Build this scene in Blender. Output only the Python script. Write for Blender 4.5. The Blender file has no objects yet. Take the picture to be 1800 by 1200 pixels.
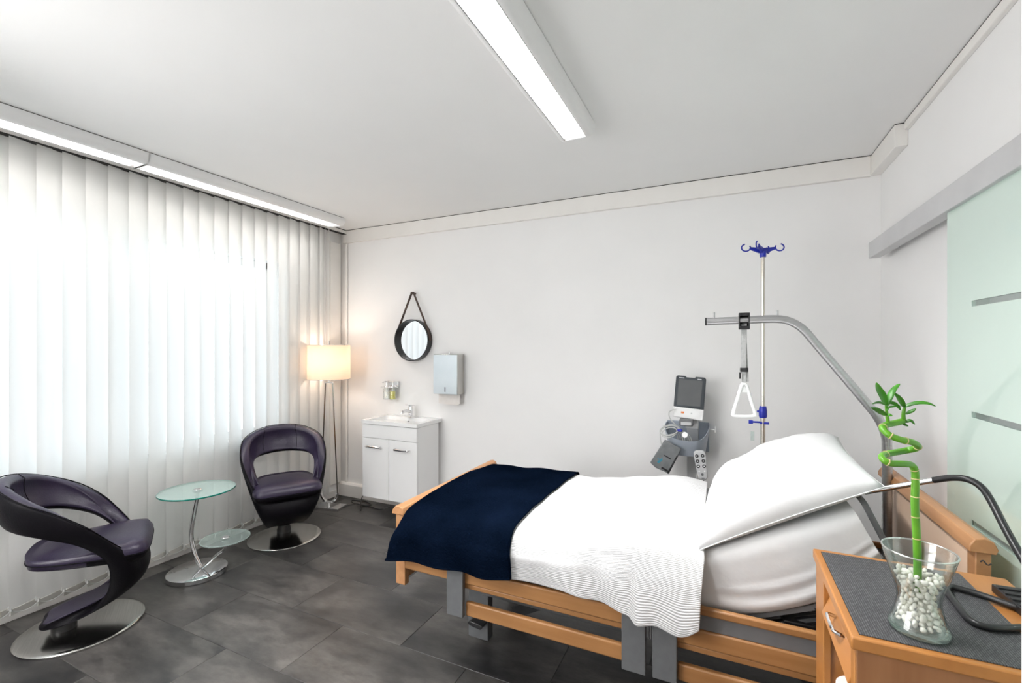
import bpy, bmesh, math, random
from math import sin, cos, pi, radians as RAD
from mathutils import Vector as V, Matrix as MX, noise
random.seed(7)
S = bpy.context.scene
COL = S.collection

# ------------------------------------------------------------------ camera
CAMZ, FPX, CX, HY = 1.461, 802.0, 900.0, 609.0
YAW = RAD(25.06)
FW = V((-sin(YAW), cos(YAW), 0)); RT = V((cos(YAW), sin(YAW), 0))
cd = bpy.data.cameras.new('camera'); cam = bpy.data.objects.new('camera', cd); COL.objects.link(cam)
cd.sensor_width = 36; cd.lens = 36 * FPX / 1800; cd.shift_y = (HY - 600) / 1800
cd.clip_start = 0.05
cam.location = (0, 0, CAMZ); cam.rotation_euler = (pi / 2, 0, YAW)
S.camera = cam

# ------------------------------------------------------------------ world, exposure, lights
w = bpy.data.worlds.new('overcast_sky'); S.world = w; w.use_nodes = True
wn = w.node_tree; bg = wn.nodes['Background']
bg.inputs[0].default_value = (0.86, 0.93, 1.0, 1); bg.inputs[1].default_value = 1.35
S.view_settings.view_transform = 'Standard'; S.view_settings.look = 'None'
S.view_settings.gamma = 1; S.view_settings.use_curve_mapping = False
S.view_settings.exposure = 0.84
try:
    S.cycles.use_denoising = True
    S.cycles.max_bounces = 12; S.cycles.diffuse_bounces = 6; S.cycles.glossy_bounces = 4
    S.cycles.transmission_bounces = 10; S.cycles.transparent_max_bounces = 16
    S.cycles.sample_clamp_indirect = 6; S.cycles.caustics_reflective = False; S.cycles.caustics_refractive = False
except Exception: pass

def area(name, loc, sx, sy, power, col=(1, 1, 1), rot=(0, 0, 0)):
    l = bpy.data.lights.new(name, 'AREA'); l.shape = 'RECTANGLE'; l.size = sx; l.size_y = sy
    l.energy = power; l.color = col
    o = bpy.data.objects.new(name, l); COL.objects.link(o); o.location = loc; o.rotation_euler = rot
    return o
CEIL = 2.60
LIGHT_MAIN, LIGHT_WIN, LIGHT_REAR = 56.0, 8.0, 42.0
area('main_tube_light', (-0.70, 1.52, CEIL - 0.012), 0.115, 1.44, LIGHT_MAIN, (1, .99, .985))
area('window_tube_light', (-3.155, 2.27, CEIL - 0.012), 0.115, 1.44, LIGHT_WIN, (1, .97, .93))
area('window_tube_light', (-3.155, 0.77, CEIL - 0.012), 0.115, 1.44, LIGHT_WIN, (1, .97, .93))
area('rear_fill_light', (-2.0, -0.55, CEIL - 0.012), 1.44, 0.115, LIGHT_REAR, (1, .99, .985))  # added fill behind the camera, no known lamp there
area('front_fill_light', (-2.5, -.6, 1.5), 1.8, 1.7, 42.0, (1, .99, .985), (RAD(70), 0, RAD(-62)))  # unseen panel added to brighten the back and right walls
def point(name, loc, power, col, r):
    l = bpy.data.lights.new(name, 'POINT'); l.energy = power; l.color = col; l.shadow_soft_size = r
    o = bpy.data.objects.new(name, l); COL.objects.link(o); o.location = loc; return o
LAMP_XY = (-3.25, 3.04)
point('lamp_bulb_light', (LAMP_XY[0], LAMP_XY[1], 1.33), 2.8, (1, .82, .68), .05)
point('corridor_fill_light', (1.9, 1.2, 2.2), 10.0, (1, 1, 1), .1)  # added fill so the corridor reads grey through the clear stripes

# ------------------------------------------------------------------ materials
def mat(name, col, rough=.5, metal=0, **k):
    m = bpy.data.materials.new(name); m.use_nodes = True
    b = m.node_tree.nodes['Principled BSDF']
    b.inputs['Base Color'].default_value = (*col, 1); b.inputs['Roughness'].default_value = rough
    b.inputs['Metallic'].default_value = metal
    for kk, v in k.items():
        b.inputs[{'spec': 'Specular IOR Level', 'coat': 'Coat Weight', 'trans': 'Transmission Weight', 'ior': 'IOR',
                  'coatr': 'Coat Roughness', 'coati': 'Coat IOR', 'sheen': 'Sheen Weight', 'aniso': 'Anisotropic'}[kk]].default_value = v
    return m
def N(m, t, **k):
    n = m.node_tree.nodes.new(t)
    for a, v in k.items(): setattr(n, a, v)
    return n
def L(m, a, b): m.node_tree.links.new(a, b)
def bsdf(m): return m.node_tree.nodes['Principled BSDF']
def mottled(m, c1, c2, scale=3, coord='Object', detail=6, stretch=(1, 1, 1), lo=.3, hi=.7, bump=0, bscale=None, rnd=0):
    tc = N(m, 'ShaderNodeTexCoord'); mp = N(m, 'ShaderNodeMapping'); mp.inputs['Scale'].default_value = stretch
    L(m, tc.outputs[coord], mp.inputs['Vector'])
    if rnd:
        oi = N(m, 'ShaderNodeObjectInfo'); mu = N(m, 'ShaderNodeMath', operation='MULTIPLY'); mu.inputs[1].default_value = rnd
        L(m, oi.outputs['Random'], mu.inputs[0]); L(m, mu.outputs[0], mp.inputs['Location'])
    no = N(m, 'ShaderNodeTexNoise'); no.inputs['Scale'].default_value = scale; no.inputs['Detail'].default_value = detail
    L(m, mp.outputs[0], no.inputs['Vector'])
    cr = N(m, 'ShaderNodeValToRGB'); cr.color_ramp.elements[0].position = lo; cr.color_ramp.elements[1].position = hi
    cr.color_ramp.elements[0].color = (*c1, 1); cr.color_ramp.elements[1].color = (*c2, 1)
    L(m, no.outputs['Fac'], cr.inputs[0]); L(m, cr.outputs[0], bsdf(m).inputs['Base Color'])
    if bump:
        n2 = N(m, 'ShaderNodeTexNoise'); n2.inputs['Scale'].default_value = bscale or scale * 8; n2.inputs['Detail'].default_value = 4
        L(m, mp.outputs[0], n2.inputs['Vector'])
        bp = N(m, 'ShaderNodeBump'); bp.inputs['Strength'].default_value = bump; bp.inputs['Distance'].default_value = .01
        L(m, n2.outputs['Fac'], bp.inputs['Height']); L(m, bp.outputs[0], bsdf(m).inputs['Normal'])
    return m

M_wall = mottled(mat('white_wall_paint', (.89, .885, .88), .9), (.88, .875, .87), (.90, .895, .89), 3, bump=.04, bscale=180)
M_ceil = mottled(mat('white_ceiling_paint', (.89, .89, .885), .95), (.88, .88, .875), (.90, .90, .895), 2, bump=.03, bscale=150)
M_trim = mottled(mat('white_gloss_trim', (.86, .84, .81), .5), (.85, .83, .8), (.88, .86, .83), 4)
M_gap = mottled(mat('dark_gap', (.03, .028, .025), .9), (.02, .02, .02), (.05, .045, .04), 20)
M_white = mottled(mat('white_lacquer', (.86, .86, .86), .3), (.85, .85, .85), (.88, .88, .88), 3)
M_ceramic = mottled(mat('white_ceramic', (.9, .9, .9), .08, coat=.5), (.88, .88, .88), (.91, .91, .91), 3)
M_beech = mottled(mat('beech_wood', (.6, .3, .1), .38), (.30, .135, .045), (.42, .21, .08), 2.2, stretch=(1.2, 14, 14), detail=8, lo=.2, hi=.8, rnd=9)
M_beechy = mottled(mat('beech_wood_cross', (.6, .3, .1), .38), (.40, .185, .075), (.54, .28, .13), 2.2, stretch=(14, 1.2, 14), detail=8, lo=.2, hi=.8, rnd=9)
M_panelw = mottled(mat('beech_headboard_face', (.7, .45, .3), .45), (.86, .61, .44), (.90, .67, .50), 2, stretch=(8, 1, 8), lo=.2, hi=.8)
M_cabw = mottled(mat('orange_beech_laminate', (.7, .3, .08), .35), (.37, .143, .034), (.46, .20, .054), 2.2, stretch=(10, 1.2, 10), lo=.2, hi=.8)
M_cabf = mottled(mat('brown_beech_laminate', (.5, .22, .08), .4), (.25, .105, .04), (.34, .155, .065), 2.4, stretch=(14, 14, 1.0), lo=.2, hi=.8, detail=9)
M_greyp = mottled(mat('grey_powder_coated_steel', (.12, .125, .13), .5), (.115, .12, .125), (.135, .14, .145), 30)
M_black = mottled(mat('black_plastic', (.012, .012, .013), .35), (.01, .01, .011), (.018, .018, .02), 30)
M_dark = mottled(mat('dark_mechanism', (.02, .02, .021), .6), (.012, .012, .013), (.03, .03, .032), 10)
M_chrome = mottled(mat('chrome', (.78, .78, .79), .08, 1), (.74, .74, .75), (.82, .82, .83), 5)
M_dchrome = mottled(mat('dark_chrome', (.3, .29, .28), .15, 1), (.26, .25, .24), (.34, .33, .32), 5)
M_alu = mottled(mat('aluminium', (.55, .55, .56), .32, 1), (.5, .5, .51), (.6, .6, .61), 20, stretch=(1, 8, 8))
M_alup = mottled(mat('satin_grey_aluminium', (.62, .62, .63), .5, .2), (.60, .60, .61), (.65, .65, .66), 6)
M_steel = mottled(mat('brushed_steel', (.58, .57, .54), .2, 1), (.52, .51, .49), (.62, .61, .58), 6, stretch=(1, 30, 1), bump=.02)
M_warmsteel = mottled(mat('polished_pole_steel', (.68, .64, .57), .2, 1), (.62, .58, .52), (.72, .68, .61), 6)
M_navy = mottled(mat('navy_fleece', (.008, .014, .035), 1.0, spec=.0), (.0010, .0025, .0065), (.0025, .0055, .014), 5, bump=.5, bscale=120)
M_blue = mottled(mat('royal_blue_plastic', (.01, .02, .35), .35), (.008, .015, .3), (.015, .03, .4), 20)
M_pebble = mottled(mat('white_pebble_stone', (.8, .8, .72), .6), (.78, .77, .68), (.95, .94, .88), 14, bump=.2, bscale=90, rnd=5)
M_green = mottled(mat('bamboo_green', (.12, .38, .02), .35), (.06, .24, .01), (.15, .40, .02), 12)
M_leaf = mottled(mat('leaf_green', (.07, .33, .02), .4), (.022, .15, .008), (.08, .34, .02), 22)
M_ring = mottled(mat('pale_node_ring', (.6, .5, .22), .6), (.5, .42, .18), (.7, .6, .3), 60)
M_paper = mottled(mat('white_paper', (.82, .78, .74), .9), (.80, .76, .72), (.85, .81, .78), 30)
M_basket = mottled(mat('grey_basket_plastic', (.23, .26, .30), .4), (.33, .37, .43), (.39, .43, .49), 10)
M_lgrey = mottled(mat('light_grey_plastic', (.55, .56, .57), .4), (.52, .53, .54), (.6, .6, .61), 10)
M_mgrey = mottled(mat('mid_grey_plastic', (.26, .27, .28), .45), (.13, .135, .14), (.165, .165, .17), 10)
M_dgrey = mottled(mat('dark_grey_plastic', (.05, .06, .07), .4), (.028, .036, .045), (.038, .047, .056), 10)
M_screen = mottled(mat('screen_glass', (.05, .055, .06), .12, coat=.5), (.085, .09, .095), (.13, .135, .14), 2)
M_cable = mottled(mat('pale_cable', (.55, .56, .54), .5), (.5, .51, .5), (.6, .6, .58), 30)
M_cuff = mottled(mat('cuff_nylon', (.11, .12, .125), .55), (.13, .14, .145), (.20, .21, .215), 20, bump=.3, bscale=200)
M_walnut = mottled(mat('walnut_strap', (.08, .045, .03), .5), (.05, .028, .02), (.11, .06, .04), 20)
M_web = mottled(mat('grey_webbing', (.45, .45, .45), .8), (.4, .4, .4), (.5, .5, .5), 60, bump=.3, bscale=300)
M_orange = mottled(mat('orange_button', (.8, .2, .04), .4), (.8, .2, .04), (.85, .25, .05), 9)
M_cyan = mottled(mat('teal_print', (.02, .2, .3), .5), (.02, .18, .28), (.03, .24, .33), 9)
M_redbox = mottled(mat('yellow_liquid_soap', (.75, .68, .06), .15), (.70, .62, .05), (.8, .74, .1), 9)

# mirror
M_mirror = mottled(mat('mirror_silver', (.93, .94, .95), .01, 1), (.92, .93, .94), (.94, .95, .96), 1)
# leather, two-tone dark aubergine
M_leather = mottled(mat('aubergine_leather', (.03, .02, .04), .36, spec=.45), (.014, .009, .026), (.024, .016, .042), 4, bump=.12, bscale=140)
M_leatherb = mottled(mat('black_leather', (.003, .003, .004), .5, spec=.11), (.002, .002, .003), (.005, .004, .006), 4, bump=.12, bscale=140)
# clear glass
def glass(name, col=(1, 1, 1), rough=0.0, mixt=.0):
    m = mat(name, col, rough, 0, trans=1.0, ior=1.45); return m

def thin_glass(name, tint, extra=0.0, edge=(.45, .62, .57), base=.04):
    m = bpy.data.materials.new(name); m.use_nodes = True; nt = m.node_tree; nt.nodes.clear()
    o = nt.nodes.new('ShaderNodeOutputMaterial'); t = nt.nodes.new('ShaderNodeBsdfTransparent'); t.inputs[0].default_value = (*tint, 1)
    g = nt.nodes.new('ShaderNodeBsdfGlossy'); g.inputs['Roughness'].default_value = .02; g.inputs[0].default_value = (1, 1, 1, 1)
    lw = nt.nodes.new('ShaderNodeLayerWeight'); lw.inputs[0].default_value = .5
    pw = nt.nodes.new('ShaderNodeMath'); pw.operation = 'POWER'; pw.inputs[1].default_value = 4.0; nt.links.new(lw.outputs['Facing'], pw.inputs[0])
    fr = nt.nodes.new('ShaderNodeMath'); fr.operation = 'MULTIPLY_ADD'; fr.inputs[1].default_value = .8; fr.inputs[2].default_value = base; nt.links.new(pw.outputs[0], fr.inputs[0])
    no = nt.nodes.new('ShaderNodeTexNoise'); no.inputs['Scale'].default_value = 2
    ma = nt.nodes.new('ShaderNodeMath'); ma.operation = 'MULTIPLY_ADD'; ma.inputs[1].default_value = .01
    nt.links.new(no.outputs['Fac'], ma.inputs[0]); nt.links.new(fr.outputs[0], ma.inputs[2])
    mx = nt.nodes.new('ShaderNodeMixShader'); nt.links.new(ma.outputs[0], mx.inputs[0])
    nt.links.new(t.outputs[0], mx.inputs[1]); nt.links.new(g.outputs[0], mx.inputs[2])
    tm = nt.nodes.new('ShaderNodeMixRGB'); tm.inputs[1].default_value = (*tint, 1); tm.inputs[2].default_value = (*edge, 1)
    nt.links.new(pw.outputs[0], tm.inputs[0]); nt.links.new(tm.outputs[0], t.inputs[0]); last = mx
    if extra:
        d = nt.nodes.new('ShaderNodeBsdfDiffuse'); d.inputs[0].default_value = (.75, .9, .87, 1)
        m2 = nt.nodes.new('ShaderNodeMixShader'); m2.inputs[0].default_value = extra
        nt.links.new(mx.outputs[0], m2.inputs[1]); nt.links.new(d.outputs[0], m2.inputs[2]); last = m2
    nt.links.new(last.outputs[0], o.inputs[0]); return m
M_glass = thin_glass('clear_vase_glass', (.98, .99, .985), edge=(.22, .34, .31), base=.08)
M_pane = thin_glass('window_glass', (.97, .985, .98))
M_tglass = thin_glass('table_glass', (.87, .95, .93), extra=.22)
M_tglass2 = thin_glass('lower_table_glass', (.85, .90, .885), extra=.08)
M_edge = mottled(mat('green_glass_edge', (.0, .16, .12), .1), (.0, .13, .10), (.0, .2, .15), 5)
# frosted door glass: pale green body under a polished face
M_frost = mottled(mat('pale_green_frosted_glass', (.6, .76, .68), .45, coat=1.0, coatr=.015, coati=1.9), (.60, .755, .675), (.64, .79, .71), 1.5)
# translucent fabrics
def fabric(name, col, tr, trcol=None, bscale=400, bump=.15):
    m = bpy.data.materials.new(name); m.use_nodes = True; nt = m.node_tree; nt.nodes.clear()
    o = nt.nodes.new('ShaderNodeOutputMaterial'); d = nt.nodes.new('ShaderNodeBsdfDiffuse'); t = nt.nodes.new('ShaderNodeBsdfTranslucent')
    no = nt.nodes.new('ShaderNodeTexNoise'); no.inputs['Scale'].default_value = bscale
    tc = nt.nodes.new('ShaderNodeTexCoord'); nt.links.new(tc.outputs['Object'], no.inputs['Vector'])
    bp = nt.nodes.new('ShaderNodeBump'); bp.inputs['Strength'].default_value = bump; bp.inputs['Distance'].default_value = .002
    nt.links.new(no.outputs['Fac'], bp.inputs['Height']); nt.links.new(bp.outputs[0], d.inputs['Normal'])
    d.inputs[0].default_value = (*col, 1); t.inputs[0].default_value = (*(trcol or col), 1)
    mx = nt.nodes.new('ShaderNodeMixShader'); mx.inputs[0].default_value = tr
    nt.links.new(d.outputs[0], mx.inputs[1]); nt.links.new(t.outputs[0], mx.inputs[2]); nt.links.new(mx.outputs[0], o.inputs[0])
    return m
M_slat = fabric('blind_fabric', (.92, .92, .90), .42, (.95, .95, .95))
M_shade = fabric('lamp_shade_fabric', (.9, .82, .74), .5, (.95, .85, .74))
M_weight = fabric('blind_weight_pocket', (.74, .72, .68), .25)
# white linen with ribs along the uv v direction
def linen(name, ribs, strength):
    m = mat(name, (.86, .86, .87), .95, sheen=.1)
    tc = N(m, 'ShaderNodeTexCoord'); no = N(m, 'ShaderNodeTexNoise'); no.inputs['Scale'].default_value = 7; no.inputs['Detail'].default_value = 5
    L(m, tc.outputs['Object'], no.inputs['Vector'])
    cr = N(m, 'ShaderNodeValToRGB'); cr.color_ramp.elements[0].color = (.62, .62, .63, 1); cr.color_ramp.elements[1].color = (.69, .69, .695, 1)
    L(m, no.outputs['Fac'], cr.inputs[0]); L(m, cr.outputs[0], bsdf(m).inputs['Base Color'])
    hgt = no.outputs['Fac']
    b1 = N(m, 'ShaderNodeBump'); b1.inputs['Strength'].default_value = .25; b1.inputs['Distance'].default_value = .02; L(m, hgt, b1.inputs['Height'])
    if ribs:
        sp = N(m, 'ShaderNodeSeparateXYZ'); L(m, tc.outputs['UV'], sp.inputs[0])
        n2 = N(m, 'ShaderNodeTexNoise'); n2.inputs['Scale'].default_value = 9; L(m, tc.outputs['UV'], n2.inputs['Vector'])
        ad = N(m, 'ShaderNodeMath', operation='MULTIPLY_ADD'); ad.inputs[1].default_value = .012; L(m, n2.outputs['Fac'], ad.inputs[0]); L(m, sp.outputs[1], ad.inputs[2])
        mu = N(m, 'ShaderNodeMath', operation='MULTIPLY'); mu.inputs[1].default_value = ribs * 2 * pi; L(m, ad.outputs[0], mu.inputs[0])
        si = N(m, 'ShaderNodeMath', operation='SINE'); L(m, mu.outputs[0], si.inputs[0])
        b2 = N(m, 'ShaderNodeBump'); b2.inputs['Strength'].default_value = strength; b2.inputs['Distance'].default_value = .004
        L(m, si.outputs[0], b2.inputs['Height']); L(m, b1.outputs[0], b2.inputs['Normal']); L(m, b2.outputs[0], bsdf(m).inputs['Normal'])
    else: L(m, b1.outputs[0], bsdf(m).inputs['Normal'])
    return m
M_duvet = linen('ribbed_white_cotton', 95, .38)
M_sheet = linen('smooth_white_cotton', 0, 0)
# floor tile
M_tile = mottled(mat('slate_vinyl_tile', (.1, .1, .1), .34, spec=.5), (.014, .014, .015), (.088, .082, .076), 2.2, stretch=(.9, 2.0, 1), detail=12, lo=.33, hi=.70, bump=.05, bscale=30, rnd=30)
_oi = N(M_tile, 'ShaderNodeObjectInfo'); _hs = N(M_tile, 'ShaderNodeHueSaturation')
_mr = N(M_tile, 'ShaderNodeMapRange'); _mr.inputs['To Min'].default_value = .86; _mr.inputs['To Max'].default_value = 1.14
L(M_tile, _oi.outputs['Random'], _mr.inputs['Value']); L(M_tile, _mr.outputs[0], _hs.inputs['Value'])
_src = bsdf(M_tile).inputs['Base Color'].links[0].from_socket
L(M_tile, _src, _hs.inputs['Color']); L(M_tile, _hs.outputs[0], bsdf(M_tile).inputs['Base Color'])
_n = N(M_tile, 'ShaderNodeTexNoise'); _n.inputs['Scale'].default_value = 11; _n.inputs['Detail'].default_value = 8; _n.inputs['Roughness'].default_value = .68
_mapn = [n for n in M_tile.node_tree.nodes if n.type == 'MAPPING'][0]; L(M_tile, _mapn.outputs[0], _n.inputs['Vector'])
_m2 = N(M_tile, 'ShaderNodeMapRange'); _m2.inputs['From Min'].default_value = .34; _m2.inputs['From Max'].default_value = .66; _m2.inputs['To Min'].default_value = .66; _m2.inputs['To Max'].default_value = 1.36; L(M_tile, _n.outputs['Fac'], _m2.inputs['Value'])
_mm = N(M_tile, 'ShaderNodeMath', operation='MULTIPLY'); L(M_tile, _mr.outputs[0], _mm.inputs[0]); L(M_tile, _m2.outputs[0], _mm.inputs[1]); L(M_tile, _mm.outputs[0], _hs.inputs['Value'])
_m3 = N(M_tile, 'ShaderNodeMapRange'); _m3.inputs['To Min'].default_value = .30; _m3.inputs['To Max'].default_value = .46; L(M_tile, _n.outputs['Fac'], _m3.inputs['Value']); L(M_tile, _m3.outputs[0], bsdf(M_tile).inputs['Roughness'])
# woven placemat
M_mat = mat('woven_charcoal_vinyl', (.12, .12, .125), .55)
_tc = N(M_mat, 'ShaderNodeTexCoord'); _br = N(M_mat, 'ShaderNodeTexBrick'); _br.inputs['Scale'].default_value = 1
_mp = N(M_mat, 'ShaderNodeMapping'); _mp.inputs['Scale'].default_value = (120, 120, 120); _mp.inputs['Rotation'].default_value = (0, 0, pi / 2)
L(M_mat, _tc.outputs['Object'], _mp.inputs[0]); L(M_mat, _mp.outputs[0], _br.inputs['Vector'])
_br.inputs['Color1'].default_value = (.12, .12, .125, 1); _br.inputs['Color2'].default_value = (.07, .07, .075, 1); _br.inputs['Mortar'].default_value = (.02, .02, .024, 1)
_br.inputs['Mortar Size'].default_value = .09; _br.inputs['Brick Width'].default_value = 1.6; _br.inputs['Row Height'].default_value = .55
L(M_mat, _br.outputs[0], bsdf(M_mat).inputs['Base Color'])
_b = N(M_mat, 'ShaderNodeBump'); _b.inputs['Strength'].default_value = .5; _b.inputs['Distance'].default_value = .002; L(M_mat, _br.outputs[1], _b.inputs['Height']); _b.invert = True
L(M_mat, _b.outputs[0], bsdf(M_mat).inputs['Normal'])

# ------------------------------------------------------------------ mesh helpers
def box(bm, x0, x1, y0, y1, z0, z1, mi=0):
    vs = [bm.verts.new((x, y, z)) for x in (x0, x1) for y in (y0, y1) for z in (z0, z1)]
    for f in ((0, 1, 3, 2), (4, 6, 7, 5), (0, 4, 5, 1), (2, 3, 7, 6), (0, 2, 6, 4), (1, 5, 7, 3)):
        bm.faces.new([vs[i] for i in f]).material_index = mi
    return vs
def xform(bm, vs, mtx): bmesh.ops.transform(bm, matrix=mtx, verts=vs)
def prism(bm, pts, ax, a, b, mi=0):
    """extrude a 2d polygon along axis ax ('x','y','z') from a to b"""
    def p(q, c): return {'x': (c, q[0], q[1]), 'y': (q[0], c, q[1]), 'z': (q[0], q[1], c)}[ax]
    A = [bm.verts.new(p(q, a)) for q in pts]; Bv = [bm.verts.new(p(q, b)) for q in pts]
    n = len(pts)
    fs = [bm.faces.new(A[::-1]), bm.faces.new(Bv)]
    for i in range(n): fs.append(bm.faces.new((A[i], A[(i + 1) % n], Bv[(i + 1) % n], Bv[i])))
    for f in fs: f.material_index = mi
    return A + Bv
def tube(bm, pts, r, seg=10, caps=True, closed=False, flat=1.0, up=None, mi=0):
    pts = [V(p) for p in pts]; n = len(pts); rings = []
    rr = r if isinstance(r, (list, tuple)) else [r] * n
    prev = None
    for i, p in enumerate(pts):
        if closed: t = pts[(i + 1) % n] - pts[i - 1]
        else: t = pts[min(i + 1, n - 1)] - pts[max(i - 1, 0)]
        t.normalize()
        if up is not None: a = V(up) - t * V(up).dot(t)
        elif prev is None:
            a = V((0, 0, 1)) if abs(t.z) < .9 else V((1, 0, 0)); a = a - t * a.dot(t)
        else: a = prev - t * prev.dot(t)
        a.normalize(); prev = a; b = t.cross(a)
        rings.append([bm.verts.new(p + (a * cos(2 * pi * k / seg) + b * sin(2 * pi * k / seg) * flat) * rr[i]) for k in range(seg)])
    m = n if closed else n - 1
    for i in range(m):
        R0, R1 = rings[i], rings[(i + 1) % n]
        for k in range(seg):
            bm.faces.new((R0[k], R0[(k + 1) % seg], R1[(k + 1) % seg], R1[k])).material_index = mi
    if caps and not closed:
        bm.faces.new(rings[0][::-1]).material_index = mi; bm.faces.new(rings[-1]).material_index = mi
    return [v for R in rings for v in R]
def cyl(bm, a, b, r, seg=20, mi=0): return tube(bm, [a, b], r, seg, mi=mi)
def lathe(bm, prof, c=(0, 0, 0), seg=48, mi=0, sx=1, sy=1):
    rings = []
    for (r, z) in prof:
        if r < 1e-6: rings.append([bm.verts.new((c[0], c[1], c[2] + z))])
        else: rings.append([bm.verts.new((c[0] + sx * r * cos(2 * pi * k / seg), c[1] + sy * r * sin(2 * pi * k / seg), c[2] + z)) for k in range(seg)])
    for A, B in zip(rings, rings[1:]):
        for k in range(seg):
            k2 = (k + 1) % seg
            if len(A) == 1 and len(B) == 1: continue
            if len(A) == 1: f = bm.faces.new((A[0], B[k2], B[k]))
            elif len(B) == 1: f = bm.faces.new((A[k], A[k2], B[0]))
            else: f = bm.faces.new((A[k], A[k2], B[k2], B[k]))
            f.material_index = mi
    return [v for R in rings for v in R]
def smoothpath(pts, n=8, closed=False):
    P = [V(p) for p in pts]; m = len(P); out = []
    rng = range(m) if closed else range(m - 1)
    for i in rng:
        if closed: p0, p1, p2, p3 = P[i - 1], P[i], P[(i + 1) % m], P[(i + 2) % m]
        else: p0, p1, p2, p3 = P[max(i - 1, 0)], P[i], P[i + 1], P[min(i + 2, m - 1)]
        for k in range(n):
            t = k / n
            out.append(.5 * ((2 * p1) + (p2 - p0) * t + (2 * p0 - 5 * p1 + 4 * p2 - p3) * t * t + (-p0 + 3 * p1 - 3 * p2 + p3) * t ** 3))
    if not closed: out.append(P[-1].copy())
    return out
def grid(bm, fn, nu, nv, closeu=False, mi=0, uvfn=None):
    vs = [[bm.verts.new(fn(i / nu, j / nv)) for j in range(nv + 1)] for i in range(nu + (0 if closeu else 1))]
    uvl = bm.loops.layers.uv.verify() if uvfn else None
    for i in range(nu):
        for j in range(nv):
            i2 = (i + 1) % len(vs) if closeu else i + 1
            f = bm.faces.new((vs[i][j], vs[i2][j], vs[i2][j + 1], vs[i][j + 1])); f.material_index = mi
            if uvfn:
                for lp, (a, b) in zip(f.loops, ((i, j), (i + 1, j), (i + 1, j + 1), (i, j + 1))): lp[uvl].uv = uvfn(a / nu, b / nv)
    return vs

def obj(name, bm, m, parent=None, smooth=35, bevel=0, bseg=2, subd=0, solid=0, soff=-1, loc=None, label=None, fixn=True):
    if fixn: bmesh.ops.recalc_face_normals(bm, faces=bm.faces)
    me = bpy.data.meshes.new(name); bm.to_mesh(me); bm.free()
    for mm in (m if isinstance(m, (list, tuple)) else [m]): me.materials.append(mm)
    if smooth:
        me.shade_smooth()
        if smooth < 180 and not subd: me.set_sharp_from_angle(angle=RAD(smooth))
    o = bpy.data.objects.new(name, me); COL.objects.link(o)
    if solid:
        s = o.modifiers.new('solid', 'SOLIDIFY'); s.thickness = solid; s.offset = soff
    if bevel:
        b = o.modifiers.new('bevel', 'BEVEL'); b.width = bevel; b.segments = bseg; b.limit_method = 'ANGLE'; b.angle_limit = RAD(40)
        b.harden_normals = False
    if subd:
        s = o.modifiers.new('subd', 'SUBSURF'); s.levels = subd; s.render_levels = subd
    if parent: o.parent = parent
    if loc is not None: o.location = loc
    if label: o['label'] = label
    return o
def thing(name, label, cat, loc=(0, 0, 0), rz=0, group=None):
    o = bpy.data.objects.new(name, None); COL.objects.link(o); o.location = loc; o.rotation_euler = (0, 0, rz)
    o.empty_display_size = .05
    o['label'] = label; o['category'] = cat
    if group: o['group'] = group
    return o
def tag(o, label, cat, group=None):
    o['label'] = label; o['category'] = cat
    if group: o['group'] = group
    return o
def struct(o): o['kind'] = 'structure'; return o
def nb(): return bmesh.new()
def bx(name, dims, m, parent=None, bevel=0, **k):
    """a box part with its own origin at the box centre (dims in the parent's frame)"""
    x0, x1, y0, y1, z0, z1 = dims; c = ((x0 + x1) / 2, (y0 + y1) / 2, (z0 + z1) / 2)
    bm = nb(); hx, hy, hz = (x1 - x0) / 2, (y1 - y0) / 2, (z1 - z0) / 2
    box(bm, -hx, hx, -hy, hy, -hz, hz); return obj(name, bm, m, parent, bevel=bevel, loc=c, **k)
def uvd(u, v, d):
    """world point seen at photo pixel (u, v) at forward depth d: used only to read positions off the photograph"""
    return V((0, 0, CAMZ)) + d * (FW + RT * ((u - CX) / FPX) + V((0, 0, (HY - v) / FPX)))

# ------------------------------------------------------------------ room shell
XL, XR, YB, YF = -3.46, 0.84, 3.39, -1.0
bm = nb(); box(bm, XL - .2, XR + 2.2, YF - .1, YB + .1, -.2, -.006); floor = struct(obj('floor', bm, M_gap))
TL, TW = .75, .375
tile_mesh = {}
def tile(x0, x1, y0, y1):
    g = .0007
    k = (round(x1 - x0, 4), round(y1 - y0, 4))
    if k not in tile_mesh:
        bm = nb(); hx, hy = k[0] / 2 - g, k[1] / 2 - g; c = .0012
        vs = box(bm, -hx, hx, -hy, hy, -.006, 0)
        bmesh.ops.bevel(bm, geom=[e for e in bm.edges if all(v.co.z > -.001 for v in e.verts)], offset=c, segments=1, affect='EDGES')
        me = bpy.data.meshes.new('floor_tile'); bm.to_mesh(me); bm.free(); me.materials.append(M_tile); tile_mesh[k] = me
    o = bpy.data.objects.new('floor_tile', tile_mesh[k]); COL.objects.link(o); o.parent = floor
    o.location = ((x0 + x1) / 2, (y0 + y1) / 2, random.uniform(-.0002, .0002))
rows = []
y = 1.79 - 8 * TW
r = -8
while y < YB - .01:
    y0, y1 = max(y, YF), min(y + TW, YB)
    if y1 > y0:
        off = -2.19 if r % 2 == 0 else -2.19 + TL / 2
        x = off - 3 * TL
        while x < XR:
            a, b = max(x, XL), min(x + TL, XR)
            if b - a > .02: tile(a, b, y0, y1)
            x += TL
    y += TW; r += 1

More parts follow.
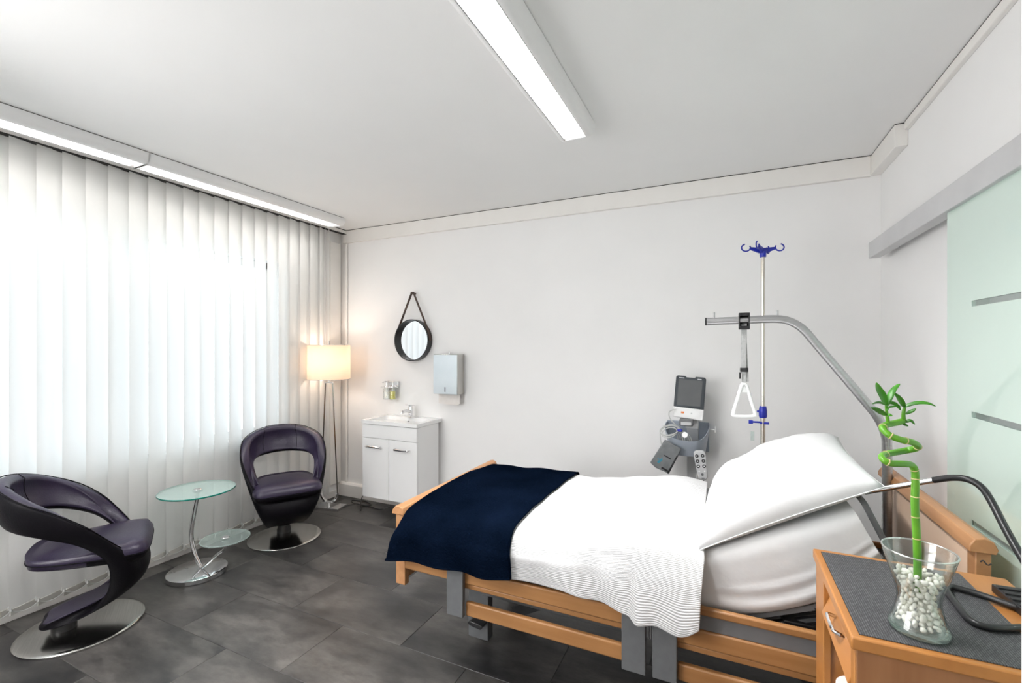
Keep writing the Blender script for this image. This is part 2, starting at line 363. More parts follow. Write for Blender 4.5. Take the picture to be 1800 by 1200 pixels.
bm = nb(); box(bm, XL - .2, XR + 2.2, YF - .1, YB + .1, CEIL, CEIL + .12); struct(obj('ceiling', bm, M_ceil, smooth=0))
bm = nb(); box(bm, XL - .2, XR, YB, YB + .12, 0, CEIL); struct(obj('wall_back', bm, M_wall, smooth=0))
bm = nb(); box(bm, XL - .2, XR + 2.2, YF - .12, YF, 0, CEIL); struct(obj('wall_front', bm, M_wall, smooth=0))
WY0, WY1, WZ0, WZ1 = -.7, 2.69, .73, 2.175
bm = nb()
box(bm, XL - .2, XL, YF, WY0, 0, CEIL); box(bm, XL - .2, XL, WY1, YB, 0, CEIL)
box(bm, XL - .2, XL, WY0, WY1, 0, WZ0); box(bm, XL - .2, XL, WY0, WY1, WZ1, CEIL)
struct(obj('wall_left', bm, M_wall, smooth=0))
# window: frame, mullions, panes
bm = nb(); fx0, fx1 = XL - .15, XL - .09
for (a, b, c, d) in ((WY0, WY1, WZ0, WZ0 + .06), (WY0, WY1, WZ1 - .06, WZ1), (WY0, WY0 + .06, WZ0, WZ1), (WY1 - .06, WY1, WZ0, WZ1)): box(bm, fx0, fx1, a, b, c, d)
for k in (1, 2): ym = WY0 + (WY1 - WY0) * k / 3; box(bm, fx0, fx1, ym - .04, ym + .04, WZ0, WZ1)
win = struct(obj('window_1', bm, M_white, bevel=.004))
for k in range(3):
    a = WY0 + (WY1 - WY0) * k / 3 + .04; b = WY0 + (WY1 - WY0) * (k + 1) / 3 - .04
    bx('window_pane', (XL - .125, XL - .119, a, b, WZ0 + .05, WZ1 - .05), M_pane, win)
bx('window_sill', (XL - .19, XL + .012, WY0 - .03, WY1 + .03, WZ0 - .03, WZ0), M_white, win, bevel=.003)
# right wall with the doorway behind the sliding glass leaf
OY = 2.158
bm = nb(); box(bm, XR, XR + .12, OY, YB + .12, 0, CEIL); box(bm, XR, XR + .12, YF, .95, 0, CEIL); box(bm, XR, XR + .12, .95, OY, 2.02, CEIL)
struct(obj('wall_right', bm, M_wall, smooth=0))
bm = nb(); box(bm, XR + 2.0, XR + 2.1, YF, YB, 0, CEIL); box(bm, XR + .12, XR + 2.0, YB - .05, YB + .1, 0, CEIL)
struct(obj('wall_corridor', bm, mottled(mat('grey_corridor_paint', (.4, .4, .4), .9), (.38, .38, .38), (.42, .42, .42), 3), smooth=0))
# short wall beside the camera (right edge of the photo)
bm = nb(); box(bm, .296, XR, .60, .70, 0, CEIL); struct(obj('wall_side', bm, M_wall, bevel=.006))

# trims
g = .004
def trim(name, dims, m=None, bev=.003): return struct(bx(name, dims, m or M_trim, bevel=bev))
trim('trim_1', (XL + .05, .785, YB - .028, YB, CEIL - .124, CEIL - g))
trim('trim_2', (.785, XR, 2.945, YB, CEIL - .118, CEIL - g))
trim('trim_3', (XR - .02, XR, .70, 2.93, CEIL - .045, CEIL - g))
trim('trim_4', (XL, XL + .05, YF, YB, CEIL - .02, CEIL - g))
trim('trim_5', (XL, XL + .03, 3.225, YB - .035, .13, CEIL - .13))
bm = nb(); cyl(bm, (XL + .085, YB - .014, .13), (XL + .085, YB - .014, CEIL - .13), .012, 12); struct(obj('trim_6', bm, M_trim))
# dark shadow joints between ceiling and trims
bm = nb(); box(bm, XL + .05, .785, YB - .026, YB, CEIL - g, CEIL + .001); box(bm, .787, XR, 2.947, YB, CEIL - g, CEIL + .001); box(bm, XR - .018, XR, .7, 2.93, CEIL - g, CEIL + .001)
box(bm, XL, XL + .048, YF, YB, CEIL - g, CEIL + .001)
struct(obj('trim_7', bm, M_gap, smooth=0))
# baseboards
bm = nb(); prism(bm, [(YB, 0), (YB, .13), (YB - .03, .13), (YB - .042, .115), (YB - .042, 0)], 'x', XL, XR)
struct(obj('baseboard_back', bm, M_trim, smooth=0, bevel=.003))
bm = nb(); box(bm, XL, XL + .016, YF, YB - .045, 0, .062); struct(obj('baseboard_left', bm, M_trim, smooth=0, bevel=.003))
bm = nb(); box(bm, XR - .014, XR, 2.16, YB - .045, 0, .07); struct(obj('baseboard_right', bm, M_trim, smooth=0, bevel=.003))
bm = nb(); box(bm, XL + .2, XR - .02, YF, YF + .014, 0, .07); struct(obj('baseboard_front', bm, M_trim, smooth=0, bevel=.003))

# ------------------------------------------------------------------ sliding glass door
bm = nb(); DG0, DG1 = .765, .775
zs = [(1.608, .010), (1.229, .010), (.859, .010)]
ye = 2.085; yn = .98; y0 = .90
box(bm, DG0, DG1, ye, 2.275, .02, 1.985); box(bm, DG0, DG1, y0, yn, .02, 1.985)
edges = [.02] + sum([[z - h, z + h] for z, h in reversed(zs)], []) + [1.985]
for i in range(0, len(edges), 2): box(bm, DG0, DG1, yn, ye, edges[i], edges[i + 1])
bmesh.ops.remove_doubles(bm, verts=bm.verts, dist=1e-5)
door = struct(obj('door_1', bm, M_frost, smooth=0))
for z, h in zs: bx('clear_stripe', (DG0 + .002, DG1 - .002, yn, ye, z - h, z + h), M_pane, door)
bx('door_rail', (.748, .80, .71, 3.25, 1.968, 2.058), M_alup, door, bevel=.002)
for yy in (3.1, 1.9): bx('rail_bracket', (.80, XR, yy - .03, yy + .03, 1.99, 2.04), M_alup, door)

# ------------------------------------------------------------------ ceiling lights
def ceiling_light(name, cx, y0, y1, label, group, axis='y'):
    t = thing(name, label, 'ceiling light', (cx, (y0 + y1) / 2, CEIL), 0 if axis == 'y' else pi / 2, group)
    h = (y1 - y0) / 2
    bm = nb(); H = .068
    # housing: curved flanks, closed above, open below
    prof = [(.100, -.004), (.099, -.02), (.093, -.045), (.080, -.062), (.066, -H), (.060, -H), (.060, -.008), (-.060, -.008), (-.060, -H), (-.066, -H), (-.080, -.062), (-.093, -.045), (-.099, -.02), (-.100, -.004)]
    prism(bm, prof, 'y', -h, h)
    obj('housing', bm, M_white, t)
    bm = nb(); box(bm, -.098, .098, -h + .002, h - .002, -.004, 0); obj('shadow_gap', bm, M_gap, t, smooth=0)
    for s in (-1, 1):
        bm = nb(); prism(bm, [(-.100, -.004), (.100, -.004), (.099, -.02), (.093, -.045), (.080, -.062), (.066, -H), (-.066, -H), (-.080, -.062), (-.093, -.045), (-.099, -.02)], 'y', s * h, s * (h + .012))
        obj('end_cap', bm, M_white, t)
    bm = nb(); box(bm, -.059, -.055, -h, h, -H + .001, -.03); box(bm, .055, .059, -h, h, -H + .001, -.03)
    obj('reflector', bm, M_louv, t, smooth=0)
    n = 36
    bm = nb(); prism(bm, [(-.0035, -.034), (.0035, -.034), (.0008, -H + .004), (-.0008, -H + .004)], 'x', -.055, .055); xm = None
    first = obj('louver_blade', bm, M_louv, t, smooth=0); first.location = (0, -h + .02, 0)
    for k in range(1, n):
        o = first.copy(); COL.objects.link(o); o.parent = t; o.location = (0, -h + .02 + (2 * h - .04) * k / (n - 1), 0)
    return t
M_louv = mottled(mat('white_louver_metal', (.6, .6, .6), .35, .2), (.50, .50, .50), (.56, .56, .56), 8)
ceiling_light('ceiling_light', -.70, .77, 2.27, 'long white louvred ceiling light above the room, brightly lit', None)
ceiling_light('ceiling_light', -3.155, 1.53, 3.03, 'white louvred ceiling light along the window blind, the one ending by the corner', None)
ceiling_light('ceiling_light', -3.155, .02, 1.515, 'white louvred ceiling light along the window blind, running out at the left photo edge', None)
bx_t = ceiling_light('ceiling_light', -2.0, -1.3, .2, 'long white louvred ceiling light added for fill at the unseen rear of the room', None, axis='x')  # made-up fixture housing the added rear fill light

# ------------------------------------------------------------------ vertical blinds
bl = thing('vertical_blinds', 'white fabric vertical blind covering the window wall down to the floor', 'blinds', (XL, 0, 0))
bx('headrail', (.052, .098, -.9, 3.36, CEIL - .038, CEIL - .006), M_trim, bl, bevel=.003)
bm = nb(); box(bm, .050, .100, -.9, 3.36, CEIL - .006, CEIL - .001); obj('shadow_gap', bm, M_gap, bl, smooth=0)
bm = nb(); box(bm, .052, .100, -.9, 3.36, CEIL - .0405, CEIL - .038); obj('track_slot', bm, M_gap, bl, smooth=0)
SW, ZB, ZT = .127, .058, CEIL - .0425
bm = nb()
def slatf(u, v):
    x = (u - .5) * SW; return (.004 * (1 - (2 * u - 1) ** 2), x, ZB + (ZT - ZB) * v)
grid(bm, slatf, 4, 6)
slat0 = obj('slat', bm, M_slat, bl, smooth=180, fixn=False)
bm = nb(); box(bm, -.0022, .0055, -SW / 2 + .004, SW / 2 - .004, ZB, ZB + .032); weight0 = obj('weight', bm, M_weight, slat0, bevel=.001)
bm = nb(); prism(bm, [(-.012, ZT), (.012, ZT), (.006, ZT + .003), (-.006, ZT + .003)], 'x', -.001, .003); hook0 = obj('hanger', bm, M_white, slat0)
ys = []
yy = 3.0
while yy > -.85: ys.append(yy); yy -= .1055
tilt = RAD(17)
for k, yv in enumerate(ys):
    if k == 0: s_ = slat0
    else:
        s_ = slat0.copy(); COL.objects.link(s_); s_.parent = bl
        for c in (weight0, hook0):
            d = c.copy(); COL.objects.link(d); d.parent = s_
    s_.location = (.068, yv, 0); s_.rotation_euler = (0, 0, tilt + random.uniform(-.035, .035))
for k, (yv, a) in enumerate(((3.06, 30), (3.095, 50), (3.125, 62))):   # gathered slats at the corner end
    s_ = slat0.copy(); COL.objects.link(s_); s_.parent = bl; s_.location = (.068, yv + .03, 0); s_.rotation_euler = (0, 0, RAD(a))
for side in (-1, 1):
    bm = nb()
    for k in range(len(ys) - 1):
        a, b = ys[k] + side * .0, ys[k + 1]
        off = -side * sin(tilt) * (SW / 2 - .008); oy = side * cos(tilt) * (SW / 2 - .008)
        P = [(.068 + off + .006, a + oy + (b - a) * t, ZB + .026 - .022 * 4 * t * (1 - t)) for t in (0, .2, .4, .6, .8, 1)]
        tube(bm, P, .0016, 5)
        tube(bm, [(.068 + off + .006, a + oy, ZB + .022), (.068 + off + .006, a + oy, ZB + .040)], .0035, 6)
    obj('bead_chain', bm, M_cable, bl)

# ------------------------------------------------------------------ armchairs
KEYS = [((0, .22, .39), (0, .435, .20), (0, -.13, .06)), ((.10, .218, .392), (.10, .42, .20), (.085, -.125, .062)),
        ((.17, .205, .41), (.18, .345, .215), (.104, -.035, .078)), ((.22, .175, .45), (.235, .27, .305), (.124, .065, .135)),
        ((.255, .12, .52), (.265, .19, .41), (.165, .118, .24)), ((.283, .05, .60), (.292, .09, .52), (.215, .12, .38)),
        ((.297, -.05, .68), (.308, -.02, .59), (.25, .03, .495)), ((.272, -.165, .745), (.298, -.13, .66), (.258, -.09, .56)),
        ((.195, -.25, .79), (.235, -.25, .70), (.205, -.20, .595)), ((.10, -.297, .812), (.12, -.325, .715), (.10, -.26, .607)),
        ((0, -.31, .818), (0, -.345, .71), (0, -.275, .61))]
def loop(keys, n):
    full = [V(k) for k in keys] + [V((-k[0], k[1], k[2])) for k in keys[-2:0:-1]]
    return smoothpath(full, n, True)
def resample(P, n):
    out = []; m = len(P)
    for i in range(n):
        t = i / n * m; a = int(t); f = t - a; out.append(P[a % m].lerp(P[(a + 1) % m], f))
    return out
def shell_points(n, nr):
    U, M_, Lo = [resample(loop([k[q] for k in KEYS], 12), n) for q in range(3)]
    rows = []
    for i in range(n):
        u, M, l = U[i], M_[i], Lo[i]
        rows.append([u * (1 - t) ** 2 + M * 2 * t * (1 - t) + l * t * t for t in [j / nr for j in range(nr + 1)]])
    return rows
def make_chair(label):
    t = thing('armchair', label, 'armchair')
    n, nr = 80, 10
    rows = shell_points(n, nr)
    bm = nb(); th = .064
    # normals
    def nrm(i, j):
        a = rows[(i + 1) % n][j] - rows[i - 1][j]; b = rows[i][min(j + 1, nr)] - rows[i][max(j - 1, 0)]
        v = b.cross(a); return v.normalized() if v.length > 1e-9 else V((0, 0, 1))
    Nn = [[nrm(i, j) for j in range(nr + 1)] for i in range(n)]
    for it in range(10):
        Nn = [[(Nn[i][j] * 1.0 + Nn[i - 1][j] + Nn[(i + 1) % n][j] + Nn[i][max(j - 1, 0)] * 1.6 + Nn[i][min(j + 1, nr)] * .4).normalized() for j in range(nr + 1)] for i in range(n)]
    # orient outward
    if Nn[n // 2][nr // 2].y > 0: Nn = [[-v for v in r] for r in Nn]
    A = [[bm.verts.new(rows[i][j] + Nn[i][j] * 0) for j in range(nr + 1)] for i in range(n)]
    def tk(i): return th * (1 - .35 * max(0, cos(2 * pi * i / n)) ** 2)
    Bv = [[bm.verts.new(rows[i][j] - Nn[i][j] * tk(i)) for j in range(nr + 1)] for i in range(n)]
    C1 = [bm.verts.new(rows[i][0] - Nn[i][0] * tk(i) / 2 + (rows[i][0] - rows[i][1]).normalized() * .018) for i in range(n)]
    C2 = [bm.verts.new(rows[i][nr] - Nn[i][nr] * tk(i) / 2 + (rows[i][nr] - rows[i][nr - 1]).normalized() * .014) for i in range(n)]
    for i in range(n):
        i2 = (i + 1) % n
        for j in range(nr):
            bm.faces.new((A[i][j], A[i2][j], A[i2][j + 1], A[i][j + 1])).material_index = 1
            bm.faces.new((Bv[i][j + 1], Bv[i2][j + 1], Bv[i2][j], Bv[i][j])).material_index = 0
        bm.faces.new((Bv[i][0], Bv[i2][0], C1[i2], C1[i])).material_index = 0
        bm.faces.new((C1[i], C1[i2], A[i2][0], A[i][0])).material_index = 0
        bm.faces.new((A[i][nr], A[i2][nr], C2[i2], C2[i])).material_index = 1
        bm.faces.new((C2[i], C2[i2], Bv[i2][nr], Bv[i][nr])).material_index = 1
    sh = obj('shell', bm, [M_leather, M_leatherb], t, subd=1, smooth=180)
    # piping along the upper edge, two stitched seams across the back
    bm = nb(); P = [rows[i][0] - Nn[i][0] * .004 + (rows[i][0] - rows[i][1]).normalized() * .006 for i in range(n)]
    tube(bm, P, .003, 6, closed=True); obj('piping', bm, M_leatherb, sh, smooth=180)
    for ii in (n * 43 // 100, n * 57 // 100):
        bm = nb()
        P = [rows[ii][j] - Nn[ii][j] * (tk(ii) + .001) for j in range(nr + 1)]
        P = [rows[ii][0] - Nn[ii][0] * tk(ii) / 2 + (rows[ii][0] - rows[ii][1]).normalized() * .016] + P
        tube(bm, P, .0016, 5); obj('seam', bm, M_leatherb, sh)
    # seat cushion: D-shaped, rounded rear, thicker front
    outl = [(0, .285), (.13, .283), (.205, .265), (.228, .20), (.226, .08), (.205, -.06), (.165, -.155), (.10, -.19), (0, -.198)]
    O = resample(loop([(a, b, 0) for a, b in outl], 8), 64)
    bm = nb(); prof = [(0, .472), (.5, .476), (.8, .468), (.93, .455), (1, .425), (1, .40), (.97, .372), (.8, .362), (0, .360)]
    rings = []
    for (s, z) in prof:
        if s == 0: rings.append([bm.verts.new((0, .02, z))]); continue
        R = []
        for p in O:
            y = .02 + (p.y - .02) * s; f = (y + .22) / .48
            zz = z + (.0 if z > .43 else (1 - f) * .03) - (z > .43) * (1 - f) * .018
            R.append(bm.verts.new((p.x * s, y, zz)))
        rings.append(R)
    for A_, B_ in zip(rings, rings[1:]):
        for k in range(64):
            k2 = (k + 1) % 64
            if len(A_) == 1: bm.faces.new((A_[0], B_[k], B_[k2]))
            elif len(B_) == 1: bm.faces.new((A_[k], B_[0], A_[k2]))
            else: bm.faces.new((A_[k], B_[k], B_[k2], A_[k2]))
    for f in bm.faces:
        if f.calc_center_median().z < .40: f.material_index = 1
    seat = obj('seat', bm, [M_leather, M_leatherb], t, smooth=180)
    bm = nb(); tube(bm, [V((p.x * 1.0, .02 + (p.y - .02) * 1.0, .404 + (1 - (p.y + .22) / .48) * .02)) for p in O], .003, 6, closed=True); obj('piping', bm, M_leatherb, seat, smooth=180)
    bm = nb(); lathe(bm, [(0, 0), (.235, 0), (.252, .003), (.254, .010), (.250, .014), (.235, .017), (.10, .021), (0, .022)], seg=72)
    obj('base_plate', bm, M_steel, t)
    bm = nb(); lathe(bm, [(0, .02), (.05, .02), (.05, .045), (.04, .080), (0, .080)], c=(0, -.07, 0), seg=32); obj('foot_socket', bm, M_black, t)
    return t
ch1 = make_chair('dark aubergine leather armchair at the left edge, seen from its side')
def dup(root):
    r = root.copy(); COL.objects.link(r)
    for c in root.children:
        d = c.copy(); COL.objects.link(d); d.parent = r
        for e in c.children:
            f = e.copy(); COL.objects.link(f); f.parent = d
    return r
ch2 = dup(ch1); ch2['label'] = 'dark aubergine leather armchair between the glass side table and floor lamp, seen from the front'
ch1.location = (-3.03, 1.205, 0); ch1.rotation_euler.z = RAD(-30)
ch2.location = (-3.055, 2.43, 0); ch2.rotation_euler.z = math.atan2(-.618, .786) - pi / 2 + RAD(6)
ch1['group'] = ch2['group'] = 'aubergine armchairs'

# ------------------------------------------------------------------ glass side table
st = thing('side_table', 'round glass side table with a curved chrome stem between the two armchairs', 'side table', (-3.078, 1.803, 0))
bm = nb(); lathe(bm, [(0, 0), (.160, 0), (.166, .003), (.166, .028), (.160, .032), (0, .034)], seg=64); obj('base', bm, M_chrome, st)
def glass_disc(name, c, r, m):
    bm = nb(); lathe(bm, [(0, 0), (r - .002, 0)], c=c, seg=72); lathe(bm, [(r - .002, .009), (0, .009)], c=c, seg=72)
    lathe(bm, [(r - .002, 0), (r, .002), (r, .007), (r - .002, .009)], c=c, seg=72, mi=1)
    bmesh.ops.remove_doubles(bm, verts=bm.verts, dist=1e-5)
    return obj(name, bm, [m, M_edge if r > .2 else M_tglass], st)
TC = (-.025, .015); LC = (.25, .02)
glass_disc('table_top', (TC[0], TC[1], .527), .215, M_tglass)
glass_disc('lower_shelf', (LC[0], LC[1], .262), .136, M_tglass2)
bm = nb(); tube(bm, smoothpath([(.01, .02, .03), (-.025, .0, .12), (-.05, -.01, .24), (-.045, 0, .36), (-.035, .012, .46), (TC[0], TC[1], .522)], 8), .0135, 16)
obj('stem', bm, M_chrome, st)
bm = nb(); tube(bm, smoothpath([(.02, .01, .03), (.07, .015, .07), (.16, .02, .14), (.24, .025, .20), (LC[0], LC[1], .258)], 8), .009, 12); obj('shelf_arm', bm, M_chrome, st)
for c, z in ((TC, .536), (LC, .271)):
    bm = nb(); lathe(bm, [(0, .004), (.02, .004), (.024, 0), (0, 0)], c=(c[0], c[1], z), seg=24); lathe(bm, [(0, 0), (.03, 0), (.03, -.006), (.012, -.014), (0, -.014)], c=(c[0], c[1], z - .0095), seg=24)
    obj('glass_boss', bm, M_chrome, st)

# ------------------------------------------------------------------ floor lamp
LRZ = RAD(12)
lp = thing('floor_lamp', 'lit floor lamp with drum shade on slim chrome legs in the corner', 'floor lamp', (LAMP_XY[0], LAMP_XY[1], 0), LRZ)
bx('base', (-.135, .135, -.07, .07, 0, .025), M_chrome, lp, bevel=.002)
bm = nb(); cyl(bm, (0, 0, .025), (0, 0, .055), .007, 10); obj('base_pin', bm, M_chrome, lp)
for s in (-1, 1):
    bm = nb(); tube(bm, [(s * .036, 0, 1.135), (s * .085, 0, .14)], .0065, 4, flat=1); obj('leg', bm, M_dchrome, lp)
bm = nb(); tube(bm, [(.085 * cos(a), 0, .145 + .09 * sin(a)) for a in [pi + pi * k / 16 for k in range(17)]], .011, 8, flat=1.4); obj('curved_foot', bm, M_chrome, lp)
bm = nb(); box(bm, -.042, .042, -.007, .007, 1.13, 1.142); obj('top_bar', bm, M_chrome, lp)
bm = nb(); cyl(bm, (0, 0, 1.142), (0, 0, 1.24), .008, 12); lathe(bm, [(0, 1.24), (.02, 1.24), (.02, 1.28), (0, 1.28)], seg=16); obj('stem', bm, M_chrome, lp)
bm = nb(); R1, R2 = .183, .180
lathe(bm, [(R1, 1.168), (R1, 1.476)], seg=64); lathe(bm, [(R1 - .003, 1.476), (R1 - .003, 1.168)], seg=64)
shd = obj('lamp_shade', bm, M_shade, lp, smooth=180, fixn=False)
bm = nb()
for z in (1.168, 1.476): tube(bm, [(R1 * cos(a), R1 * sin(a), z) for a in [2 * pi * k / 48 for k in range(48)]], .0025, 6, closed=True)
for k in range(3): a = 2 * pi * k / 3; tube(bm, [(0, 0, 1.45), (R1 * cos(a), R1 * sin(a), 1.474)], .002, 5)
cyl(bm, (0, 0, 1.28), (0, 0, 1.45), .002, 6); cyl(bm, (0, 0, 1.45), (0, 0, 1.515), .006, 10)
obj('shade_frame', bm, M_chrome, lp)
def lampmat():
    m = bpy.data.materials.new('bulb_glow'); m.use_nodes = True
    b = bsdf(m); b.inputs['Emission Color'].default_value = (1, .8, .6, 1); b.inputs['Emission Strength'].default_value = 6
    no = N(m, 'ShaderNodeTexNoise'); L(m, no.outputs['Color'], b.inputs['Base Color']); return m
bm = nb(); lathe(bm, [(0, 1.395), (.02, 1.385), (.03, 1.36), (.022, 1.325), (.014, 1.30), (.014, 1.285), (0, 1.285)], seg=24)
# bulb sits under the point light; kept small so it does not block it
lbulb = obj('bulb', bm, lampmat(), lp, smooth=180); lbulb.visible_shadow = True
lbulb.scale = (.5, .5, .5); lbulb.location = (0, 0, .635)
# lamp cable
bm = nb(); tube(bm, smoothpath([(-3.15, 3.06, .006), (-3.05, 3.16, .03), (-3.0, 3.2, .008), (-2.95, 3.25, .006), (-3.06, 3.3, .006), (-3.2, 3.27, .006), (-3.12, 3.22, .006), (-2.95, 3.22, .006), (-2.8, 3.2, .006), (-2.72, 3.24, .03)], 8), .005, 8)
tube(bm, smoothpath([(-3.05, 3.3, .08), (-3.02, 3.22, .09), (-2.97, 3.14, .05), (-2.93, 3.1, .006)], 6), .005, 8)
tag(obj('power_cable', bm, M_black), 'black power cable looped on the floor behind the floor lamp', 'cable')

# ------------------------------------------------------------------ washbasin cabinet
X0, X1, Y0, Z0, Z1 = -2.852, -2.275, 3.035, .165, .80
vc = thing('vanity_cabinet', 'white wall-hung vanity cabinet with two doors under the washbasin', 'cabinet', ((X0 + X1) / 2, (Y0 + YB) / 2, Z0))
W, D = (X1 - X0) / 2, (YB - Y0) / 2
bm = nb(); box(bm, -W, W, -D + .02, D - .044, 0, Z1 - Z0 - .005); obj('body', bm, M_white, vc, bevel=.002)
bm = nb(); box(bm, -W, W, -D, -D + .0185, .515, Z1 - Z0 - .007); obj('top_panel', bm, M_white, vc, bevel=.0015)
for s in (-1, 1):
    a, b = (-W, -.002) if s < 0 else (.002, W)
    bm = nb(); box(bm, -(b - a) / 2, (b - a) / 2, -.009, .009, -.255, .255); d = obj('door', bm, M_white, vc, bevel=.0015); d.location = ((a + b) / 2, -D + .0095, .2565)
    bm = nb(); tube(bm, smoothpath([(-.072, 0, .0), (-.074, -.024, 0), (-.05, -.032, .0), (.05, -.032, 0), (.074, -.024, 0), (.072, 0, 0)], 4), .0085, 8, flat=.6, up=(0, 0, 1))
    h = obj('handle', bm, M_chrome, d); h.location = (.0 if s > 0 else -.01, -.009, .185)
# basin
bs = thing('washbasin', 'white ceramic washbasin set on top of the vanity cabinet', 'washbasin', ((X0 + X1) / 2, (Y0 + YB) / 2, Z1))
bm = nb(); nx, ny = 36, 28; HW, HD = W + .006, D + .006
def basin(u, v):
    x = (u - .5) * 2 * HW; y = -HD + v * 2 * D * 1.0
    y = -HD + v * (HD + D - .002)
    bxx = max(0, 1 - abs(x / (HW - .055)) ** 5); cy = -.03; by = max(0, 1 - abs((y - cy) / (HD - .065)) ** 4)
    z = .028 - .105 * (bxx * by) ** .55
    return (x, y, z)
vs = grid(bm, basin, nx, ny)
bot = -.002
ring = [vs[i][0] for i in range(nx + 1)] + [vs[nx][j] for j in range(1, ny + 1)] + [vs[i][ny] for i in range(nx - 1, -1, -1)] + [vs[0][j] for j in range(ny - 1, 0, -1)]
low = [bm.verts.new((v.co.x, v.co.y, bot)) for v in ring]
for i in range(len(ring)): bm.faces.new((ring[i], ring[(i + 1) % len(ring)], low[(i + 1) % len(ring)], low[i]))
bm.faces.new(low)
obj('bowl', bm, M_ceramic, bs, smooth=50)
bm = nb(); cyl(bm, (.02, D - .128, -.012), (.02, D - .113, -.004), .009, 16); obj('overflow_hole', bm, M_black, bs)
bm = nb(); lathe(bm, [(0, 0), (.02, 0), (.022, -.003), (0, -.004)], c=(0, -.03, -.072), seg=24); obj('drain', bm, M_chrome, bs)
fa = thing('faucet', 'chrome single-lever mixer tap on the washbasin', 'faucet', (-2.545, 3.31, Z1 + .028))
bm = nb(); lathe(bm, [(0, 0), (.026, 0), (.026, .006), (.022, .01), (.021, .09), (.019, .097), (0, .097)], seg=28); obj('body', bm, M_chrome, fa)
bm = nb(); tube(bm, smoothpath([(0, 0, .045), (0, -.04, .062), (0, -.09, .068), (0, -.125, .062), (0, -.13, .05)], 5), [.015] * 10 + [.013] * 11, 12, flat=1.2); obj('spout', bm, M_chrome, fa)
bm = nb(); vs_ = box(bm, -.016, .016, -.075, .02, .105, .114); xform(bm, vs_, MX.Rotation(RAD(-8), 4, 'X')); box(bm, -.012, .012, -.012, .012, .09, .112); obj('lever', bm, M_chrome, fa, bevel=.003)

# ------------------------------------------------------------------ mirror
mr = thing('mirror', 'round wall mirror with deep dark frame hanging on a strap above the washbasin', 'mirror', (-2.556, YB, 1.518))
Rm = .187
bm = nb()
def ringprof(R0, R1, ya, yb, seg=72):
    P = [(R0, ya), (R1, ya), (R1, yb), (R0, yb)]
    rr = [[bm.verts.new((r * cos(2 * pi * k / seg), y, r * sin(2 * pi * k / seg))) for k in range(seg)] for r, y in P]
    for a in range(4):
        A, B = rr[a], rr[(a + 1) % 4]
        for k in range(seg): bm.faces.new((A[k], A[(k + 1) % seg], B[(k + 1) % seg], B[k]))
ringprof(Rm - .008, Rm, -.066, -.004); obj('frame', bm, M_black, mr)
bm = nb()
v0 = [bm.verts.new(((Rm - .009) * cos(2 * pi * k / 64), -.022, (Rm - .009) * sin(2 * pi * k / 64))) for k in range(64)]; v1 = [bm.verts.new((v.co.x, -.010, v.co.z)) for v in v0]
bm.faces.new(v0); bm.faces.new(v1[::-1])
for k in range(64): bm.faces.new((v0[k], v1[k], v1[(k + 1) % 64], v0[(k + 1) % 64]))
obj('mirror_glass', bm, M_mirror, mr, smooth=30)
ap = .436; al = math.acos(Rm / ap)
bm = nb(); P = []
for s in (-1, 1):
    th0 = pi / 2 - s * al; tp = V((Rm * cos(th0), -.04, Rm * sin(th0)))
    arc = [V(((Rm + .003) * cos(th0 - s * t), -.04, (Rm + .003) * sin(th0 - s * t))) for t in (.0, .12, .24, .36, .48)]
    top = V((s * .006, -.04, ap))
    pts = [top] + arc
    prev = None
    for i, p in enumerate(pts):
        tdir = (pts[min(i + 1, len(pts) - 1)] - pts[max(i - 1, 0)]).normalized(); nn = V((tdir.z, 0, -tdir.x)) * .0018
        q = [bm.verts.new(p + nn + V((0, -.013, 0))), bm.verts.new(p + nn + V((0, .013, 0))), bm.verts.new(p - nn + V((0, .013, 0))), bm.verts.new(p - nn + V((0, -.013, 0)))]
        if prev:
            for k in range(4): bm.faces.new((prev[k], prev[(k + 1) % 4], q[(k + 1) % 4], q[k]))
        prev = q
obj('strap', bm, M_walnut, mr)
bm = nb(); cyl(bm, (0, 0, ap - .012), (0, -.062, ap - .012), .009, 16); obj('hook', bm, M_walnut, mr)

# ------------------------------------------------------------------ paper towel dispenser
pdp = thing('paper_towel_dispenser', 'brushed steel paper towel dispenser on the wall with a towel hanging out', 'dispenser', (-2.158, YB, 1.055))
bm = nb(); w2, dd, hh = .12, .115, .342
box(bm, -w2, w2, -dd, 0, 0, hh)
obj('case', bm, M_steel, pdp, bevel=.004)
bx('front_panel', (-w2 + .001, w2 - .001, -dd - .0035, -dd - .0005, .002, hh - .006), mottled(mat('bright_steel_front', (.72, .75, .78), .3, .85), (.64, .69, .72), (.70, .74, .77), 5), pdp, bevel=.001)
bx('level_slot', (-.004, .004, -dd - .0045, -dd - .003, .02, .062), M_black, pdp)
bm = nb(); cyl(bm, (.0, -.05, hh), (.0, -.05, hh + .012), .006, 12); cyl(bm, (.0, -.05, hh + .012), (.0, -.05, hh + .028), .003, 10); obj('lock_key', bm, M_chrome, pdp)
bm = nb(); prism(bm, [(-.1, -.086), (-.1, .002), (.112, .002), (.112, -.08), (.09, -.095)], 'y', -.066, -.06); prism(bm, [(-.095, -.055), (-.095, .002), (.10, .002), (.10, -.06)], 'y', -.056, -.052)
obj('towel', bm, M_paper, pdp)

